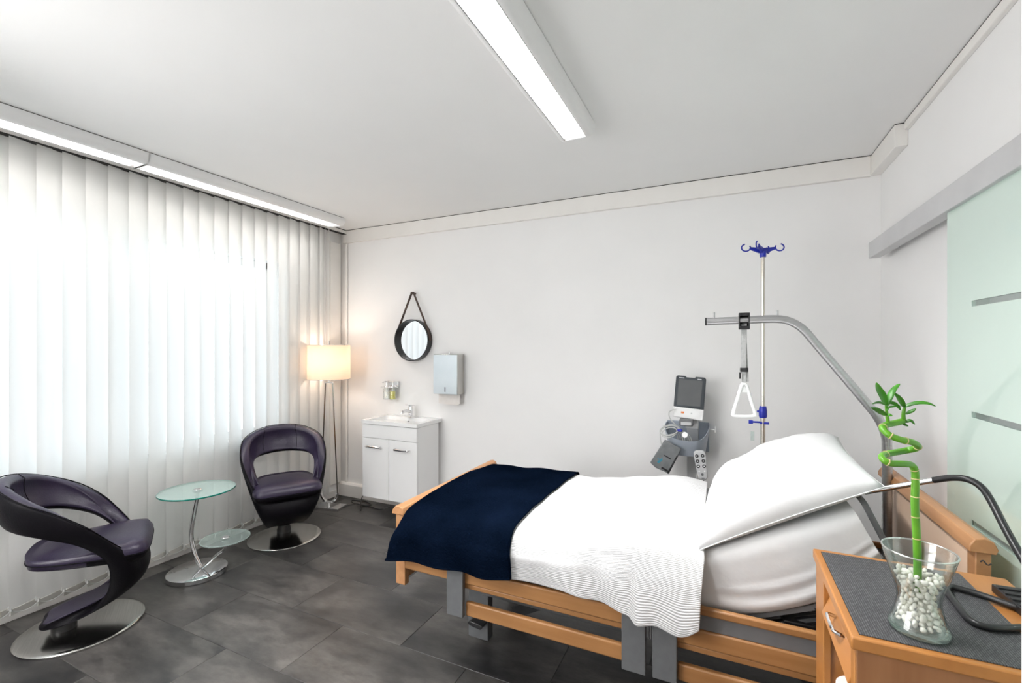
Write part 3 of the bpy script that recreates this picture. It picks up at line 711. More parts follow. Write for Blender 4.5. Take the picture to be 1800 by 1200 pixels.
# ------------------------------------------------------------------ soap dispensers on a chrome rail
sd = thing('soap_dispenser_holder', 'chrome wall bracket holding clear soap bottles above the washbasin', 'bracket', (-2.80, YB, 1.10))
bx('bracket', (-.065, .065, -.022, 0, -.02, .04), M_chrome, sd, bevel=.003)
bx('shelf', (-.072, .072, -.105, -.02, -.012, -.007), M_chrome, sd, bevel=.001)
def soap(x, label, liquid, grp):
    t = thing('soap_bottle', label, 'bottle', (-2.80 + x, YB - .063, .975), 0, grp)
    bm = nb(); lathe(bm, [(0, 0), (.027, 0), (.029, .003), (.029, .095), (.022, .102), (.022, .112), (.0185, .112), (.0185, .102), (.0255, .094), (.0255, .006), (0, .006)], seg=32); obj('bottle', bm, M_glass, t, smooth=50)
    if liquid:
        bm = nb(); lathe(bm, [(0, .0065), (.025, .0065), (.025, .075), (0, .075)], seg=24); obj('liquid_soap', bm, M_redbox, t)
    bm = nb(); lathe(bm, [(0, .112), (.024, .112), (.024, .122), (.008, .125), (.006, .165), (0, .165)], seg=24); tube(bm, smoothpath([(0, 0, .160), (0, -.02, .165), (0, -.055, .158)], 4), .0045, 8); obj('pump', bm, M_chrome, t)
    bm = nb(); cyl(bm, (0, 0, .02), (0, 0, .112), .003, 8); obj('dip_tube', bm, M_chrome, t)
soap(-.034, 'nearly empty clear soap bottle, left one in the chrome bracket', False, 'soap bottles above the washbasin')
soap(.036, 'clear bottle of yellow liquid soap, right one in the chrome bracket', True, 'soap bottles above the washbasin')

# ------------------------------------------------------------------ hospital bed
BX0, BX1, BY0, BY1 = -1.41, .70, 1.72, 2.66
bed = thing('hospital_bed', 'beech and grey hospital bed with side rails standing along the back wall', 'bed', ((BX0 + BX1) / 2, (BY0 + BY1) / 2, 0))
O = bed.location.copy()
def bp(name, dims, m, bevel=0, parent=bed, **k):
    d = (dims[0] - O.x, dims[1] - O.x, dims[2] - O.y, dims[3] - O.y, dims[4], dims[5]); return bx(name, d, m, parent, bevel, **k)
def bobj(name, bm, m, parent=bed, **k):
    bmesh.ops.translate(bm, verts=bm.verts, vec=-O); return obj(name, bm, m, parent, **k)
# footboard
bm = nb(); prism(bm, [(-1.402, .36), (-1.375, .36), (-1.375, .69), (-1.402, .69)], 'y', BY0 + .032, BY1 - .032); fb = bobj('footboard', bm, M_beechy, bevel=.003)
bm = nb(); prism(bm, [(-1.425, .675), (-1.42, .695), (-1.405, .712), (-1.385, .716), (-1.365, .708), (-1.357, .69), (-1.357, .675)], 'y', BY0 - .012, BY1 + .012); bobj('top_rail', bm, M_beechy, bevel=.003)
for yv in (BY0, BY1 - .03): bp('footboard_post', (-1.41, -1.356, yv, yv + .03, .345, .675), M_beechy, .003)
bp('bumper_cap', (-1.385, -1.36, BY0 - .004, BY0 + .03, .475, .485), M_white)
# headboard
bm = nb(); prism(bm, [(.672, .34), (.700, .34), (.700, .865), (.672, .865)], 'y', 1.80, BY1); bobj('headboard', bm, M_panelw, bevel=.003)
bm = nb(); prism(bm, [(.650, .858), (.650, .878), (.662, .897), (.685, .903), (.706, .893), (.715, .872), (.71, .858)], 'y', 1.785, BY1 + .012); bobj('top_rail', bm, M_beechy, bevel=.003)
for yv in (1.80, BY1 - .05): bp('headboard_post', (.668, .704, yv - .002, yv + .05, .33, .858), M_beechy, .003)
# side rails, near and far
def rails(ya, yb, face):
    y_out = ya if face < 0 else yb
    for (a, b, dz) in ((-1.37, -.30, .014), (-.20, .66, 0)):
        if b > 0:
            bp('rail', (a, b, ya, yb, .522, .55), M_beech, .006)
            bp('rail_cover', (a, b, ya + .006, yb - .006, .472, .5215), M_mgrey)
        else: bp('rail', (-1.1, b, ya + .006, yb, .505, .528), M_beech, .006)
        bp('rail', (a, b, ya, yb, .408 + dz, .470 + dz), M_beech, .006)
        bp('rail', (a if b > 0 else -1.1, b, ya + .010, yb + .012 * (1 if face < 0 else 0), .383 + dz, .405 + dz), M_beech, .004)
        bp('rail', (a + .045 if b > 0 else -1.03, b if b > 0 else b - .04, ya, yb, .272 + dz * .8, .333 + dz * .8), M_beech, .006)
rails(1.722, 1.745, -1); rails(2.640, 2.663, 1)
for ya, yb in ((1.698, 1.720), (2.665, 2.687)):
    for (a, b, z0) in ((-1.112, -1.030, .285), (-.348, -.262, .27), (-.238, -.154, .272), (.40, .48, .27)):
        bp('rail_upright', (a, b, ya, yb, z0, .505), M_greyp, .003)
    for xx in (-.255, -.247): bp('guide_rod', (xx, xx + .003, ya + .01, yb + .01, .40, .455), M_chrome)
# platform and chassis
bp('mattress_platform', (-1.36, .02, 1.775, 2.615, .495, .520), M_dark)
for yv in (1.80, 2.55): bp('frame_beam', (-1.36, .66, yv, yv + .045, .43, .494), M_mgrey, .003)
for xv in (-1.30, -.35, .60): bp('cross_beam', (xv, xv + .05, 1.80, 2.595, .40, .429), M_mgrey, .003)
bp('chassis_beam', (-1.06, .50, 1.92, 1.97, .27, .36), M_mgrey, .004); bp('chassis_beam', (-1.06, .50, 2.43, 2.48, .27, .36), M_mgrey, .004)
for (xa, sx) in ((-.85, 1), (.30, -1)):
    for yv in (2.02, 2.36):
        bm = nb(); vs_ = box(bm, -.025, .025, -.015, .015, -.27, .27); xform(bm, vs_, MX.Translation((xa + sx * .16, yv, .30)) @ MX.Rotation(sx * RAD(62), 4, 'Y'))
        bobj('lifting_arm', bm, M_dark)
bp('drive_motor', (-.75, -.30, 2.08, 2.30, .22, .33), M_black, .01); bp('drive_motor', (-.02, .32, 2.08, 2.32, .20, .33), M_black, .01)
for xv in (-1.15, .32):
    for yv in (1.95, 2.40):
        bp('leg', (xv, xv + .11, yv, yv + .05, .035, .30), M_greyp, .003)
        bm = nb(); c = V((xv + .055, yv + .085, .032))
        cyl(bm, c + V((-.014, 0, 0)), c + V((.014, 0, 0)), .032, 24); cyl(bm, c, c + V((0, 0, .06)), .008, 8); bobj('caster_wheel', bm, M_black, bevel=.003)
        bm = nb(); yy = yv - .06
        prism(bm, [(xv + .025, .135), (xv + .045, .15), (xv + .085, .146), (xv + .115, .138), (xv + .10, .12), (xv + .045, .126)], 'y', yy, yv + .0); bobj('brake_pedal', bm, M_black, bevel=.004)
for yv in (1.99,): bp('chassis_beam', (-1.0, -.98, 1.97, 2.43, .27, .34), M_mgrey); bp('chassis_beam', (.42, .44, 1.97, 2.43, .27, .34), M_mgrey)
# raised backrest
bk = nb()
slope = [(.0, .512), (.07, .522), (.2645, .603), (.46, .785), (.475, .805)]
for yv in (1.80, 2.58):
    for (a, b) in zip(slope, slope[1:]):
        L_ = math.hypot(b[0] - a[0], b[1] - a[1]) / 2; ang = -math.atan2(b[1] - a[1], b[0] - a[0])
        vs_ = box(bk, -L_, L_, -.014, .014, -.012, .006); xform(bk, vs_, MX.Translation(((a[0] + b[0]) / 2, yv, (a[1] + b[1]) / 2)) @ MX.Rotation(ang, 4, 'Y'))
for t in range(8):
    x = .04 + t * .058; z = .515 + (max(0, x - .05) / .41) ** 1.25 * .27
    box(bk, x, x + .022, 1.80, 2.58, z - .012, z)
bobj('backrest_frame', bk, M_mgrey)
bm = nb(); tube(bm, [(.485, 1.80, .775), (.462, 1.80, .83), (.405, 1.80, .955), (.400, 1.815, .965), (.400, 2.57, .965), (.405, 2.585, .955), (.462, 2.585, .83), (.485, 2.585, .775)], .009, 10, flat=.7); bobj('mattress_stop', bm, M_greyp)
bm = nb(); box(bm, .03, .13, 1.79, 1.86, .42, .50); box(bm, .18, .30, 1.80, 1.9, .44, .53); cyl(bm, (.1, 1.83, .47), (.5, 1.83, .62), .018, 10); bobj('gas_spring', bm, M_black, bevel=.004)

# ------------------------------------------------------------------ lifting pole and its grip
pl = thing('lifting_pole', 'bent grey steel lifting pole rising from the head end of the bed', 'lifting pole', (.64, 2.50, 0))
PX = [(0, 0, .30), (0, 0, .70), (0, 0, 1.00), (-.004, 0, 1.07), (-.03, 0, 1.145), (-.09, 0, 1.235), (-.255, 0, 1.465), (-.30, 0, 1.528), (-.335, 0, 1.562), (-.375, 0, 1.584), (-.42, 0, 1.592), (-.50, 0, 1.592), (-.725, 0, 1.587)]
bm = nb(); tube(bm, smoothpath(PX, 5), .0185, 20); obj('pole', bm, M_alu, pl)
bm = nb(); cyl(bm, (-.725, 0, 1.587), (-.732, 0, 1.587), .0195, 20); obj('end_plug', bm, M_black, pl)
for x in (-.69, -.415): bm = nb(); cyl(bm, (x, 0, 1.60), (x, 0, 1.633), .004, 10); obj('stop_pin', bm, M_alu, pl)
bm = nb(); cyl(bm, (0, 0, .30), (0, 0, .50), .026, 16); obj('socket', bm, M_mgrey, pl)
gx = .083
gr = thing('trapeze_handle', 'white triangular grip hanging on a grey strap from the lifting pole', 'trapeze handle', (gx, 2.50, 1.12))
bm = nb()   # sleeve round the pole
for s in (-1, 1): box(bm, -.024, -.018 + .0, -.028, .028, .43, .50) if s < 0 else box(bm, .018, .024, -.028, .028, .43, .50)
box(bm, -.024, .024, -.030, -.022, .425, .441); box(bm, -.024, .024, -.030, -.022, .49, .505); box(bm, -.024, .024, .022, .030, .43, .505); box(bm, -.024, .024, -.028, .028, .489, .496); box(bm, -.024, .024, -.028, .028, .425, .432)
obj('pole_clip', bm, M_black, gr, bevel=.002)
bx('strap', (-.012, .012, -.004, .0, .335, .47), M_web, gr); bx('strap', (-.014, .008, -.010, -.006, .21, .36), M_web, gr)
bm = nb(); vs_ = box(bm, -.010, .010, -.002, .002, -.10, .10); xform(bm, vs_, MX.Translation((.006, .004, .27)) @ MX.Rotation(RAD(-3), 4, 'Y')); obj('strap', bm, M_web, gr)
bx('buckle', (-.018, .018, -.014, .006, .218, .238), M_black, gr, .003)
bm = nb(); vs_ = box(bm, -.004, .004, -.014, -.008, -.016, .016); xform(bm, vs_, MX.Translation((-.018, 0, .20))); obj('release_tab', bm, M_black, gr)
bx('strap', (-.010, .008, -.004, .0, .14, .22), M_web, gr)
gr2 = RAD(-8)
bm = nb(); tri = smoothpath([(0, 0, .158), (.012, 0, .150), (.030, 0, .085), (.050, 0, .018), (.046, 0, .004), (.0, 0, .000), (-.046, 0, .004), (-.050, 0, .018), (-.030, 0, .085), (-.012, 0, .150)], 4, True)
tube(bm, tri, .0085, 10, closed=True, flat=1.25, up=None)
prism(bm, [(-.013, .148), (.013, .148), (.020, .118), (-.020, .118)], 'y', -.006, .006)
xform(bm, bm.verts, MX.Rotation(RAD(18), 4, 'Z'))
obj('grip', bm, M_white, gr, smooth=60)

# ------------------------------------------------------------------ IV stand
iv = thing('iv_stand', 'steel infusion stand with blue hook head behind the bed', 'infusion stand', (.187, 2.93, 0))
iv.location = (.192, 2.93, 0)
bm = nb(); cyl(bm, (0, 0, .1), (0, 0, 1.08), .0125, 20); obj('lower_pole', bm, M_warmsteel, iv)
bm = nb(); cyl(bm, (0, 0, 1.08), (0, 0, 2.0), .0105, 20); obj('upper_pole', bm, M_warmsteel, iv)
bm = nb()
for k in range(5):
    a = 2 * pi * k / 5 + .3; tube(bm, [(0, 0, .10), (.12 * cos(a), .12 * sin(a), .085), (.27 * cos(a), .27 * sin(a), .06)], .012, 10)
obj('foot_star', bm, M_warmsteel, iv)
for k in range(5):
    a = 2 * pi * k / 5 + .3; bm = nb(); c = V((.27 * cos(a), .27 * sin(a), .027)); t = V((-sin(a), cos(a), 0)) * .01; cyl(bm, c - t, c + t, .026, 16); tube(bm, [c, c + V((0, 0, .035))], .006, 8); obj('caster', bm, M_black, iv)
bm = nb(); lathe(bm, [(0, 1.06), (.018, 1.06), (.021, 1.07), (.021, 1.10), (.017, 1.125), (0, 1.125)], seg=20); box(bm, -.03, -.018, -.006, .006, 1.09, 1.10); obj('height_clamp', bm, M_blue, iv)
bm = nb(); box(bm, -.015, .03, -.012, .006, 1.025, 1.037); box(bm, -.052, -.012, -.014, -.006, 1.030, 1.040); box(bm, -.072, -.050, -.016, -.002, 1.024, 1.044); obj('lever', bm, M_blue, iv, bevel=.002)
hd = nb()
for k, a in enumerate((RAD(200), RAD(250), RAD(22), RAD(70))):
    d = V((cos(a), sin(a), 0)); n = V((-sin(a), cos(a), 0))
    ps = [(0, 0), (.0, .028), (.068, .034), (.072, .022), (.02, .0)]
    A_ = [hd.verts.new(d * x + n * .006 + V((0, 0, 1.988 + z))) for x, z in ps]; B_ = [hd.verts.new(d * x - n * .006 + V((0, 0, 1.988 + z))) for x, z in ps]
    hd.faces.new(A_); hd.faces.new(B_[::-1])
    for q in range(5): hd.faces.new((A_[q], A_[(q + 1) % 5], B_[(q + 1) % 5], B_[q]))
    P = [d * (.068 + .024 + .024 * cos(t)) + V((0, 0, 2.020 + .020 * sin(t))) for t in [RAD(150) + RAD(285) * q / 14 for q in range(15)]]
    tube(hd, P, .0038, 8)
lathe(hd, [(0, 1.965), (.016, 1.965), (.018, 2.0), (0, 2.016)], seg=16)
obj('hook_head', hd, M_blue, iv)
bx('clear_clip', (-.062, -.044, -.016, -.010, .93, .98), M_tglass2, iv)

# ------------------------------------------------------------------ patient monitor, basket, cuff, handset
mo = thing('patient_monitor', 'tilted patient monitor with dark screen on the wall above the grey basket', 'monitor', (-.225, 3.20, .985))
MT = MX.Rotation(RAD(-7), 4, 'X') @ MX.Rotation(RAD(4), 4, 'Y')
def mpart(name, build, m, par=mo, **k):
    bm = nb(); build(bm); xform(bm, bm.verts, MT); return obj(name, bm, m, par, **k)
mpart('housing', lambda b: box(b, -.078, .090, .022, .125, .03, .235), M_lgrey, bevel=.012)
def facep(b):
    prism(b, [(-.093, .074), (.093, .074), (.093, .272), (.083, .282), (.030, .282), (.024, .274), (-.028, .274), (-.034, .282), (-.083, .282), (-.093, .272)], 'y', 0, .022)
fr_ = mpart('bezel', facep, M_dgrey, bevel=.003)
mpart('screen', lambda b: box(b, -.073, .073, -.002, .003, .088, .258), M_screen)
mpart('control_panel', lambda b: prism(b, [(-.093, .006), (.093, .0), (.093, .073), (-.093, .073)], 'y', -.006, .022), M_white, bevel=.005)
mpart('orange_button', lambda b: box(b, -.042, -.024, -.009, -.004, .034, .046), M_orange, bevel=.002)
mpart('dial', lambda b: cyl(b, (.062, -.014, .034), (.062, -.004, .034), .011, 20), M_white)
mpart('button', lambda b: cyl(b, (.022, -.009, .04), (.022, -.004, .04), .005, 12), M_lgrey)
mpart('marking', lambda b: (box(b, -.073, -.040, -.0012, .0005, .264, .270), box(b, .042, .066, -.0012, .0005, .264, .270)), M_lgrey)
mk = thing('monitor_wall_mount', 'pale wall channel and grey clamp carrying the patient monitor', 'wall mount', (-.21, YB, .6))
bx('wall_channel', (-.03, .045, -.03, 0, -.25, .52), M_lgrey, mk, bevel=.005)
bx('arm', (-.03, .05, -.17, -.028, .32, .40), M_lgrey, mk, bevel=.006)
bx('clamp', (-.062, .022, -.235, -.165, .345, .390), M_mgrey, mk, bevel=.006)
bx('clamp_latch', (-.052, .012, -.243, -.234, .352, .372), M_lgrey, mk, bevel=.002)
# basket
bk_ = thing('basket', 'grey plastic accessory basket on the wall below the patient monitor', 'basket', (-.235, 3.375, .745))
bm = nb(); n = 40
def bo(k, s, z, inset):      # D-shaped outline, deeper at front
    pts = [(-.135, 0), (-.142, -.09), (-.125, -.175), (-.085, -.225), (0, -.238), (.085, -.225), (.125, -.175), (.142, -.09), (.135, 0)]
    P = smoothpath([(a, b, 0) for a, b in pts], 5); p = P[k]; f = s
    return V((p.x * f * (1 - inset), p.y * f * (1 - inset * .6), z))
NB = 41
def rim(k): t = k / (NB - 1); return .19 - .085 * sin(pi * t) ** 2.2 + .004 * cos(t * 14)
outer = [[bm.verts.new(bo(k, .80 + .20 * j / 4, rim(k) * j / 4, 0)) for j in range(5)] for k in range(NB)]
inner = [[bm.verts.new(bo(k, .80 + .20 * j / 4, rim(k) * j / 4 + (.006 if j == 0 else 0), .035)) for j in range(5)] for k in range(NB)]
for k in range(NB - 1):
    for j in range(4):
        bm.faces.new((outer[k][j], outer[k + 1][j], outer[k + 1][j + 1], outer[k][j + 1])); bm.faces.new((inner[k][j + 1], inner[k + 1][j + 1], inner[k + 1][j], inner[k][j]))
    bm.faces.new((outer[k][4], outer[k + 1][4], inner[k + 1][4], inner[k][4]))
bm.faces.new([outer[k][0] for k in range(NB)]); bm.faces.new([inner[k][0] for k in range(NB)][::-1])
for R in (0, NB - 1):
    for j in range(4): bm.faces.new((outer[R][j], outer[R][j + 1], inner[R][j + 1], inner[R][j]))
obj('tub', bm, M_basket, bk_, smooth=40)
bx('back_plate', (-.135, .135, -.004, .004, 0, .2), M_basket, bk_, bevel=.002)
bm = nb(); cyl(bm, (.145, -.07, .165), (.175, -.07, .165), .003, 8); tube(bm, [(.175, -.07, .15), (.175, -.07, .19)], .003, 8); obj('side_hook', bm, M_white, bk_)
# cables
bm = nb()
tube(bm, smoothpath([(-.30, 3.19, 1.05), (-.335, 3.17, 1.03), (-.33, 3.16, .99), (-.29, 3.17, .94), (-.255, 3.2, .90), (-.27, 3.24, .84)], 8), .0035, 8)
for r_, dz in ((1.0, 0), (.86, -.012), (1.1, .006)):
    c = V((-.335, 3.17, .905 + dz)); P = [c + V((.055 * r_ * cos(t), .02 * sin(t), .030 * sin(t) + .012 * cos(t))) for t in [2 * pi * k / 24 for k in range(24)]]; tube(bm, P, .003, 6, closed=True)
for k in range(5):
    tube(bm, smoothpath([(-.27 + .012 * k, 3.20, .80), (-.285 + .014 * k, 3.19, .87), (-.262 + .004 * k, 3.175, .905), (-.255 + .012 * k, 3.19, .87), (-.24 + .012 * k, 3.2, .80)], 6), .003, 6)
tube(bm, smoothpath([(-.375, 3.2, .93), (-.395, 3.19, .88), (-.385, 3.19, .80), (-.36, 3.2, .78)], 6), .0035, 6)
sc_ = tag(obj('sensor_cable', bm, M_cable), 'pale coiled sensor cables lying in and over the grey wall basket', 'cable')
bm = nb(); cyl(bm, (-.235, 3.155, .888), (-.237, 3.140, .892), .018, 20); obj('sensor_disc', bm, M_white, sc_)
bm = nb(); box(bm, -.285, -.255, 3.158, 3.182, .905, .921); obj('blue_clip', bm, M_blue, sc_, bevel=.004)
# cuff pouch
cf = thing('blood_pressure_cuff', 'dark grey folded pressure cuff hanging tilted from the left of the basket', 'cuff', (-.355, 3.13, .74))
CT = MX.Rotation(RAD(27), 4, 'Y')
def cpart(name, build, m, **k):
    bm = nb(); build(bm); xform(bm, bm.verts, CT); return obj(name, bm, m, cf, **k)
cpart('cuff', lambda b: prism(b, [(-.065, -.085), (-.02, -.096), (.065, -.085), (.06, .10), (-.055, .10)], 'y', -.010, .010), M_cuff, bevel=.006)
cpart('edge_binding', lambda b: prism(b, [(.056, -.088), (.068, -.086), (.064, .05), (.054, .05)], 'y', -.012, .012), M_black, bevel=.002)
cpart('blue_print', lambda b: (prism(b, [(-.03, -.055), (-.018, -.06), (-.006, -.03), (-.012, -.012), (-.022, -.03)], 'y', -.0115, -.0105), box(b, -.038, -.026, -.0115, -.0105, -.035, -.030)), M_cyan)
cpart('print_line', lambda b: (box(b, -.012, .035, -.0115, -.0105, .004, .012), box(b, .01, .055, -.0115, -.0105, -.078, -.066)), M_black)
# handset
hs = thing('bed_remote', 'light grey bed handset with round buttons hooked on the basket front', 'remote control', (-.138, 3.095, .725))
HT = MX.Rotation(RAD(-8), 4, 'Y') @ MX.Rotation(RAD(-4), 4, 'X')
def hpart(name, build, m, **k):
    bm = nb(); build(bm); xform(bm, bm.verts, HT); return obj(name, bm, m, hs, **k)
hpart('case', lambda b: prism(b, [(-.026, -.082), (-.012, -.096), (.016, -.096), (.028, -.082), (.036, .05), (.032, .075), (.02, .084), (-.02, .084), (-.033, .075), (-.036, .05)], 'y', -.012, .012), M_lgrey, bevel=.005)
for r_ in range(3):
    for s in (-1, 1):
        def f_(b): 
            cyl(b, (s * .017, -.0145, .052 - r_ * .032), (s * .017, -.011, .052 - r_ * .032), .0105, 18)
        hpart('button', f_, M_black)
        hpart('button_symbol', lambda b: cyl(b, (s * .017, -.0155, .052 - r_ * .032), (s * .017, -.0144, .052 - r_ * .032), .004, 10), M_white)
for s in (-1, 1): hpart('indicator', lambda b: cyl(b, (s * .016, -.0145, -.042), (s * .016, -.011, -.042), .005, 12), M_white)
hpart('lock_dial', lambda b: (cyl(b, (0, -.014, -.062), (0, -.011, -.062), .008, 14), box(b, -.008, .010, -.0135, -.011, -.088, -.082)), M_mgrey)
bm = nb(); tube(bm, smoothpath([(-.128, 3.095, .635), (-.118, 3.09, .60), (-.105, 3.02, .52), (-.1, 2.80, .46), (-.1, 2.70, .45)], 6), .0045, 8)
tag(obj('handset_cable', bm, M_black), 'black cable running from the bed handset down behind the bed', 'cable')
bm = nb()
for k in range(2): tube(bm, smoothpath([(-.165 + k * .008, 3.10, .66), (-.155 + k * .01, 3.09, .60), (-.148 + k * .006, 3.08, .52), (-.15, 3.08, .40)], 6), .003, 6)
tag(obj('pale_cable', bm, M_cable), 'thin pale leads hanging below the basket beside the handset', 'cable')

# ------------------------------------------------------------------ mattress, duvet, blanket, pillow
def interp(tab, x):
    if x <= tab[0][0]: return tab[0][1]
    for (a, b), (c, d) in zip(tab, tab[1:]):
        if x <= c:
            t = (x - a) / (c - a); t = t * t * (3 - 2 * t) if len(tab) > 2 else t; return b + (d - b) * t
    return tab[-1][1]
botm = [V((x, 0, z)) for x, z in ((-1.36, .522), (-.7, .522), (-.1, .523), (.07, .534), (.2645, .618), (.36, .702), (.445, .795))]
BOT = smoothpath(botm, 8)
def frame_at(i):
    f = min(1, max(0, (BOT[i].x + .08) / .50)); a = RAD(25) * f * f * (3 - 2 * f); return BOT[i], V((-sin(a), 0, cos(a)))
def TP(i):
    p = BOT[i]; f = min(1, max(0, (p.x + .1) / .545)); x = p.x - .072 * f ** 1.4
    d = x + .13; return V((x, 0, .690 + .245 * (d + math.sqrt(d * d + .004))))
bm = nb(); rings = []; TH = .168; ya, yb = 1.765, 2.625
nM = len(BOT)
for i in range(nM):
    p, nn = frame_at(i)
    e = 1.0
    f = i / (nM - 1)
    shrink = 0
    R = []
    prof = []
    rr = .035
    for (cy, cz, a0) in ((yb - rr, TH - rr, 0), (ya + rr, TH - rr, 90), (ya + .02, .02, 180), (yb - .02, .02, 270)):
        r_ = rr if cz > .05 else .02
        for k in range(5):
            a = RAD(a0 + 90 * k / 4); prof.append((cy + r_ * cos(a), cz + r_ * sin(a)))
        if a0 == 90: prof += [(ya, TH - rr - (TH - rr - .02) * k / 14) for k in range(1, 14)]
    # extra side points
    for (y_, h) in prof:
        wob = 0
        if .005 < h < .13 and y_ < 2: wob = .0045 * sin(h * 170 + 2.5 * noise.noise(V((p.x * 3, 0, 0)))) * min(1, max(0, (.085 - h) / .03)) * min(1, max(.15, (p.x + .1) * 4))
        R.append(bm.verts.new(V((p.x, y_ + wob, p.z)) + (TP(i) - p) * (h / TH)))
    rings.append(R)
for A_, B_ in zip(rings, rings[1:]):
    for k in range(len(A_)): bm.faces.new((A_[k], A_[(k + 1) % len(A_)], B_[(k + 1) % len(A_)], B_[k]))
bm.faces.new(rings[0]); bm.faces.new(rings[-1][::-1])
mt = tag(obj('mattress', bm, M_sheet, smooth=60), 'thick mattress in a white fitted sheet with its head end raised', 'mattress')
TOPZ = [(-1.37, .693), (-.80, .700), (-.45, .722), (-.25, .735), (-.05, .745)]
HEM = [(-1.40, .485), (-.82, .512), (-.60, .508), (-.30, .492), (-.265, .462), (-.20, .468), (-.12, .460), (-.055, .468)]
def drape(x, s, off=0.0, hem=None, amp=1.0, seed=0.0):
    """s in 0..1 from near hem over the top to far hem"""
    zt = interp(TOPZ, x); zh = (hem if hem is not None else interp(HEM, x) + .010 * noise.noise(V((x * 9, 1.7, 0))))
    yn_, yf_ = 1.748, 2.640
    pts = [(yn_ - .055, zh), (yn_ - .058, (zh + zt) / 2 - .02), (yn_ - .050, zt - .085), (yn_ - .012, zt - .026), (yn_ + .06, zt - .002), (2.0, zt + .008), (2.3, zt + .008), (yf_ - .05, zt - .006), (yf_ + .02, zt - .04), (yf_ + .045, zt - .12), (yf_ + .05, zt - .22)]
    return pts
_cache = {}
def drape_pt(x, s, off, hem=None, amp=1.0, seed=0.0):
    P = [V((x, a, b)) for a, b in drape(x, s, off, hem)]
    m = len(P) - 1; t = s * m; i = min(int(t), m - 1); f = t - i
    p0, p1, p2, p3 = P[max(i - 1, 0)], P[i], P[i + 1], P[min(i + 2, m)]
    q = .5 * ((2 * p1) + (p2 - p0) * f + (2 * p0 - 5 * p1 + 4 * p2 - p3) * f * f + (-p0 + 3 * p1 - 3 * p2 + p3) * f ** 3)
    d = .5 * ((p2 - p0) + 2 * (2 * p0 - 5 * p1 + 4 * p2 - p3) * f + 3 * (-p0 + 3 * p1 - 3 * p2 + p3) * f * f)
    d.normalize(); nn = V((0, -d.z, d.y))
    if nn.length < .1: nn = V((0, 0, 1))
    w1 = noise.noise(V((x * 2.6 + seed, q.y * 2.6, q.z * 3))) ; w2 = noise.noise(V((x * 7 + seed, q.y * 6, q.z * 7 + 3)))
    hang = 1 - min(1, s * m / 3.5)
    w3 = sin(x * 24 + 3 * w1 + q.z * 6) * max(0, hang)
    r = off + amp * (.014 * w1 + .007 * w2 + .011 * w3 * min(1, hang * 2))
    return q + nn * r
def arc(x, s): return s * 1.45
DX0, DX1 = -1.362, -.052
def duv(u, v):
    x = DX0 + (DX1 - DX0) * u
    p = drape_pt(x, v, .006, amp=1.2)
    e = max(0, (u - .93) / .07); p += V((0, 0, 0))
    # diagonal push folds near the bunched corner
    if v < .38:
        k = 1 - v / .38; c = (x + .30 - .18 * v)
        p.y -= .022 * k * math.exp(-(c / .05) ** 2) * 0 + 0
        p.y -= .020 * k * (1 / (1 + math.exp(-(x + .27) / .012)))
    puff = .018 * sin(pi * min(1, max(0, (x + .5) / .45))) * sin(pi * v) ** .5
    p.z += max(0, puff) + (.016 * math.exp(-((x + .17) / .09) ** 2) + .010 * math.exp(-((x + .42) / .06) ** 2)) * max(0, sin(pi * min(1, max(0, v - .2) / .75)))
    # slanting edge: the head-side edge runs slightly towards the foot at the far side
    p.x += .05 * u * max(0, .5 - abs(v - .3)) - .038 * u
    if u > .9 and v < .14: p.z += .035 * ((u - .9) / .1) ** 3 * ((.14 - v) / .14) ** 2
    return p
bm = nb(); grid(bm, duv, 120, 70, uvfn=lambda a, b: (a * 1.3, b * 1.45))
tag(obj('duvet', bm, M_duvet, smooth=180, solid=.022, soff=-1, bevel=.008, bseg=2, fixn=False), 'white ribbed cotton duvet spread over the bed and hanging over its side', 'duvet')
BXa, BXb = -1.358, -.80
def blf(u, v):
    x = BXa + (BXb - BXa) * u
    x0 = min(x, DX1 - .01)
    p = drape_pt(x0, v, .006 + .006, hem=.484 + .03 * u, amp=1.2)
    k = max(0, 1 - v / .28)
    p.x += (-.045 * k * (1 - u) ** 2) + .012 * k * u
    p.y -= .006 + .010 * k
    p.z += .004
    if k > 0: p.y -= .006 * sin(u * 9 + 1.2) * k
    if v > .3: p.x += .004 * sin(v * 20)
    # rise against the footboard at the far side
    return p
bm = nb(); grid(bm, blf, 70, 80, uvfn=lambda a, b: (a * .56, b * 1.45))
blk = tag(obj('blanket', bm, M_navy, smooth=180, solid=.008, soff=1, bevel=.003, fixn=False), 'navy blue fleece blanket laid across the foot end of the bed', 'blanket')
bm = nb()
tube(bm, [V(blf(k / 40, 0)) + V((0, -.004, .004)) for k in range(41)], .0055, 8); tube(bm, [V(blf(1, k / 60)) + V((0, 0, .004)) for k in range(61)], .005, 8)
obj('hem', bm, M_navy, blk, smooth=180)

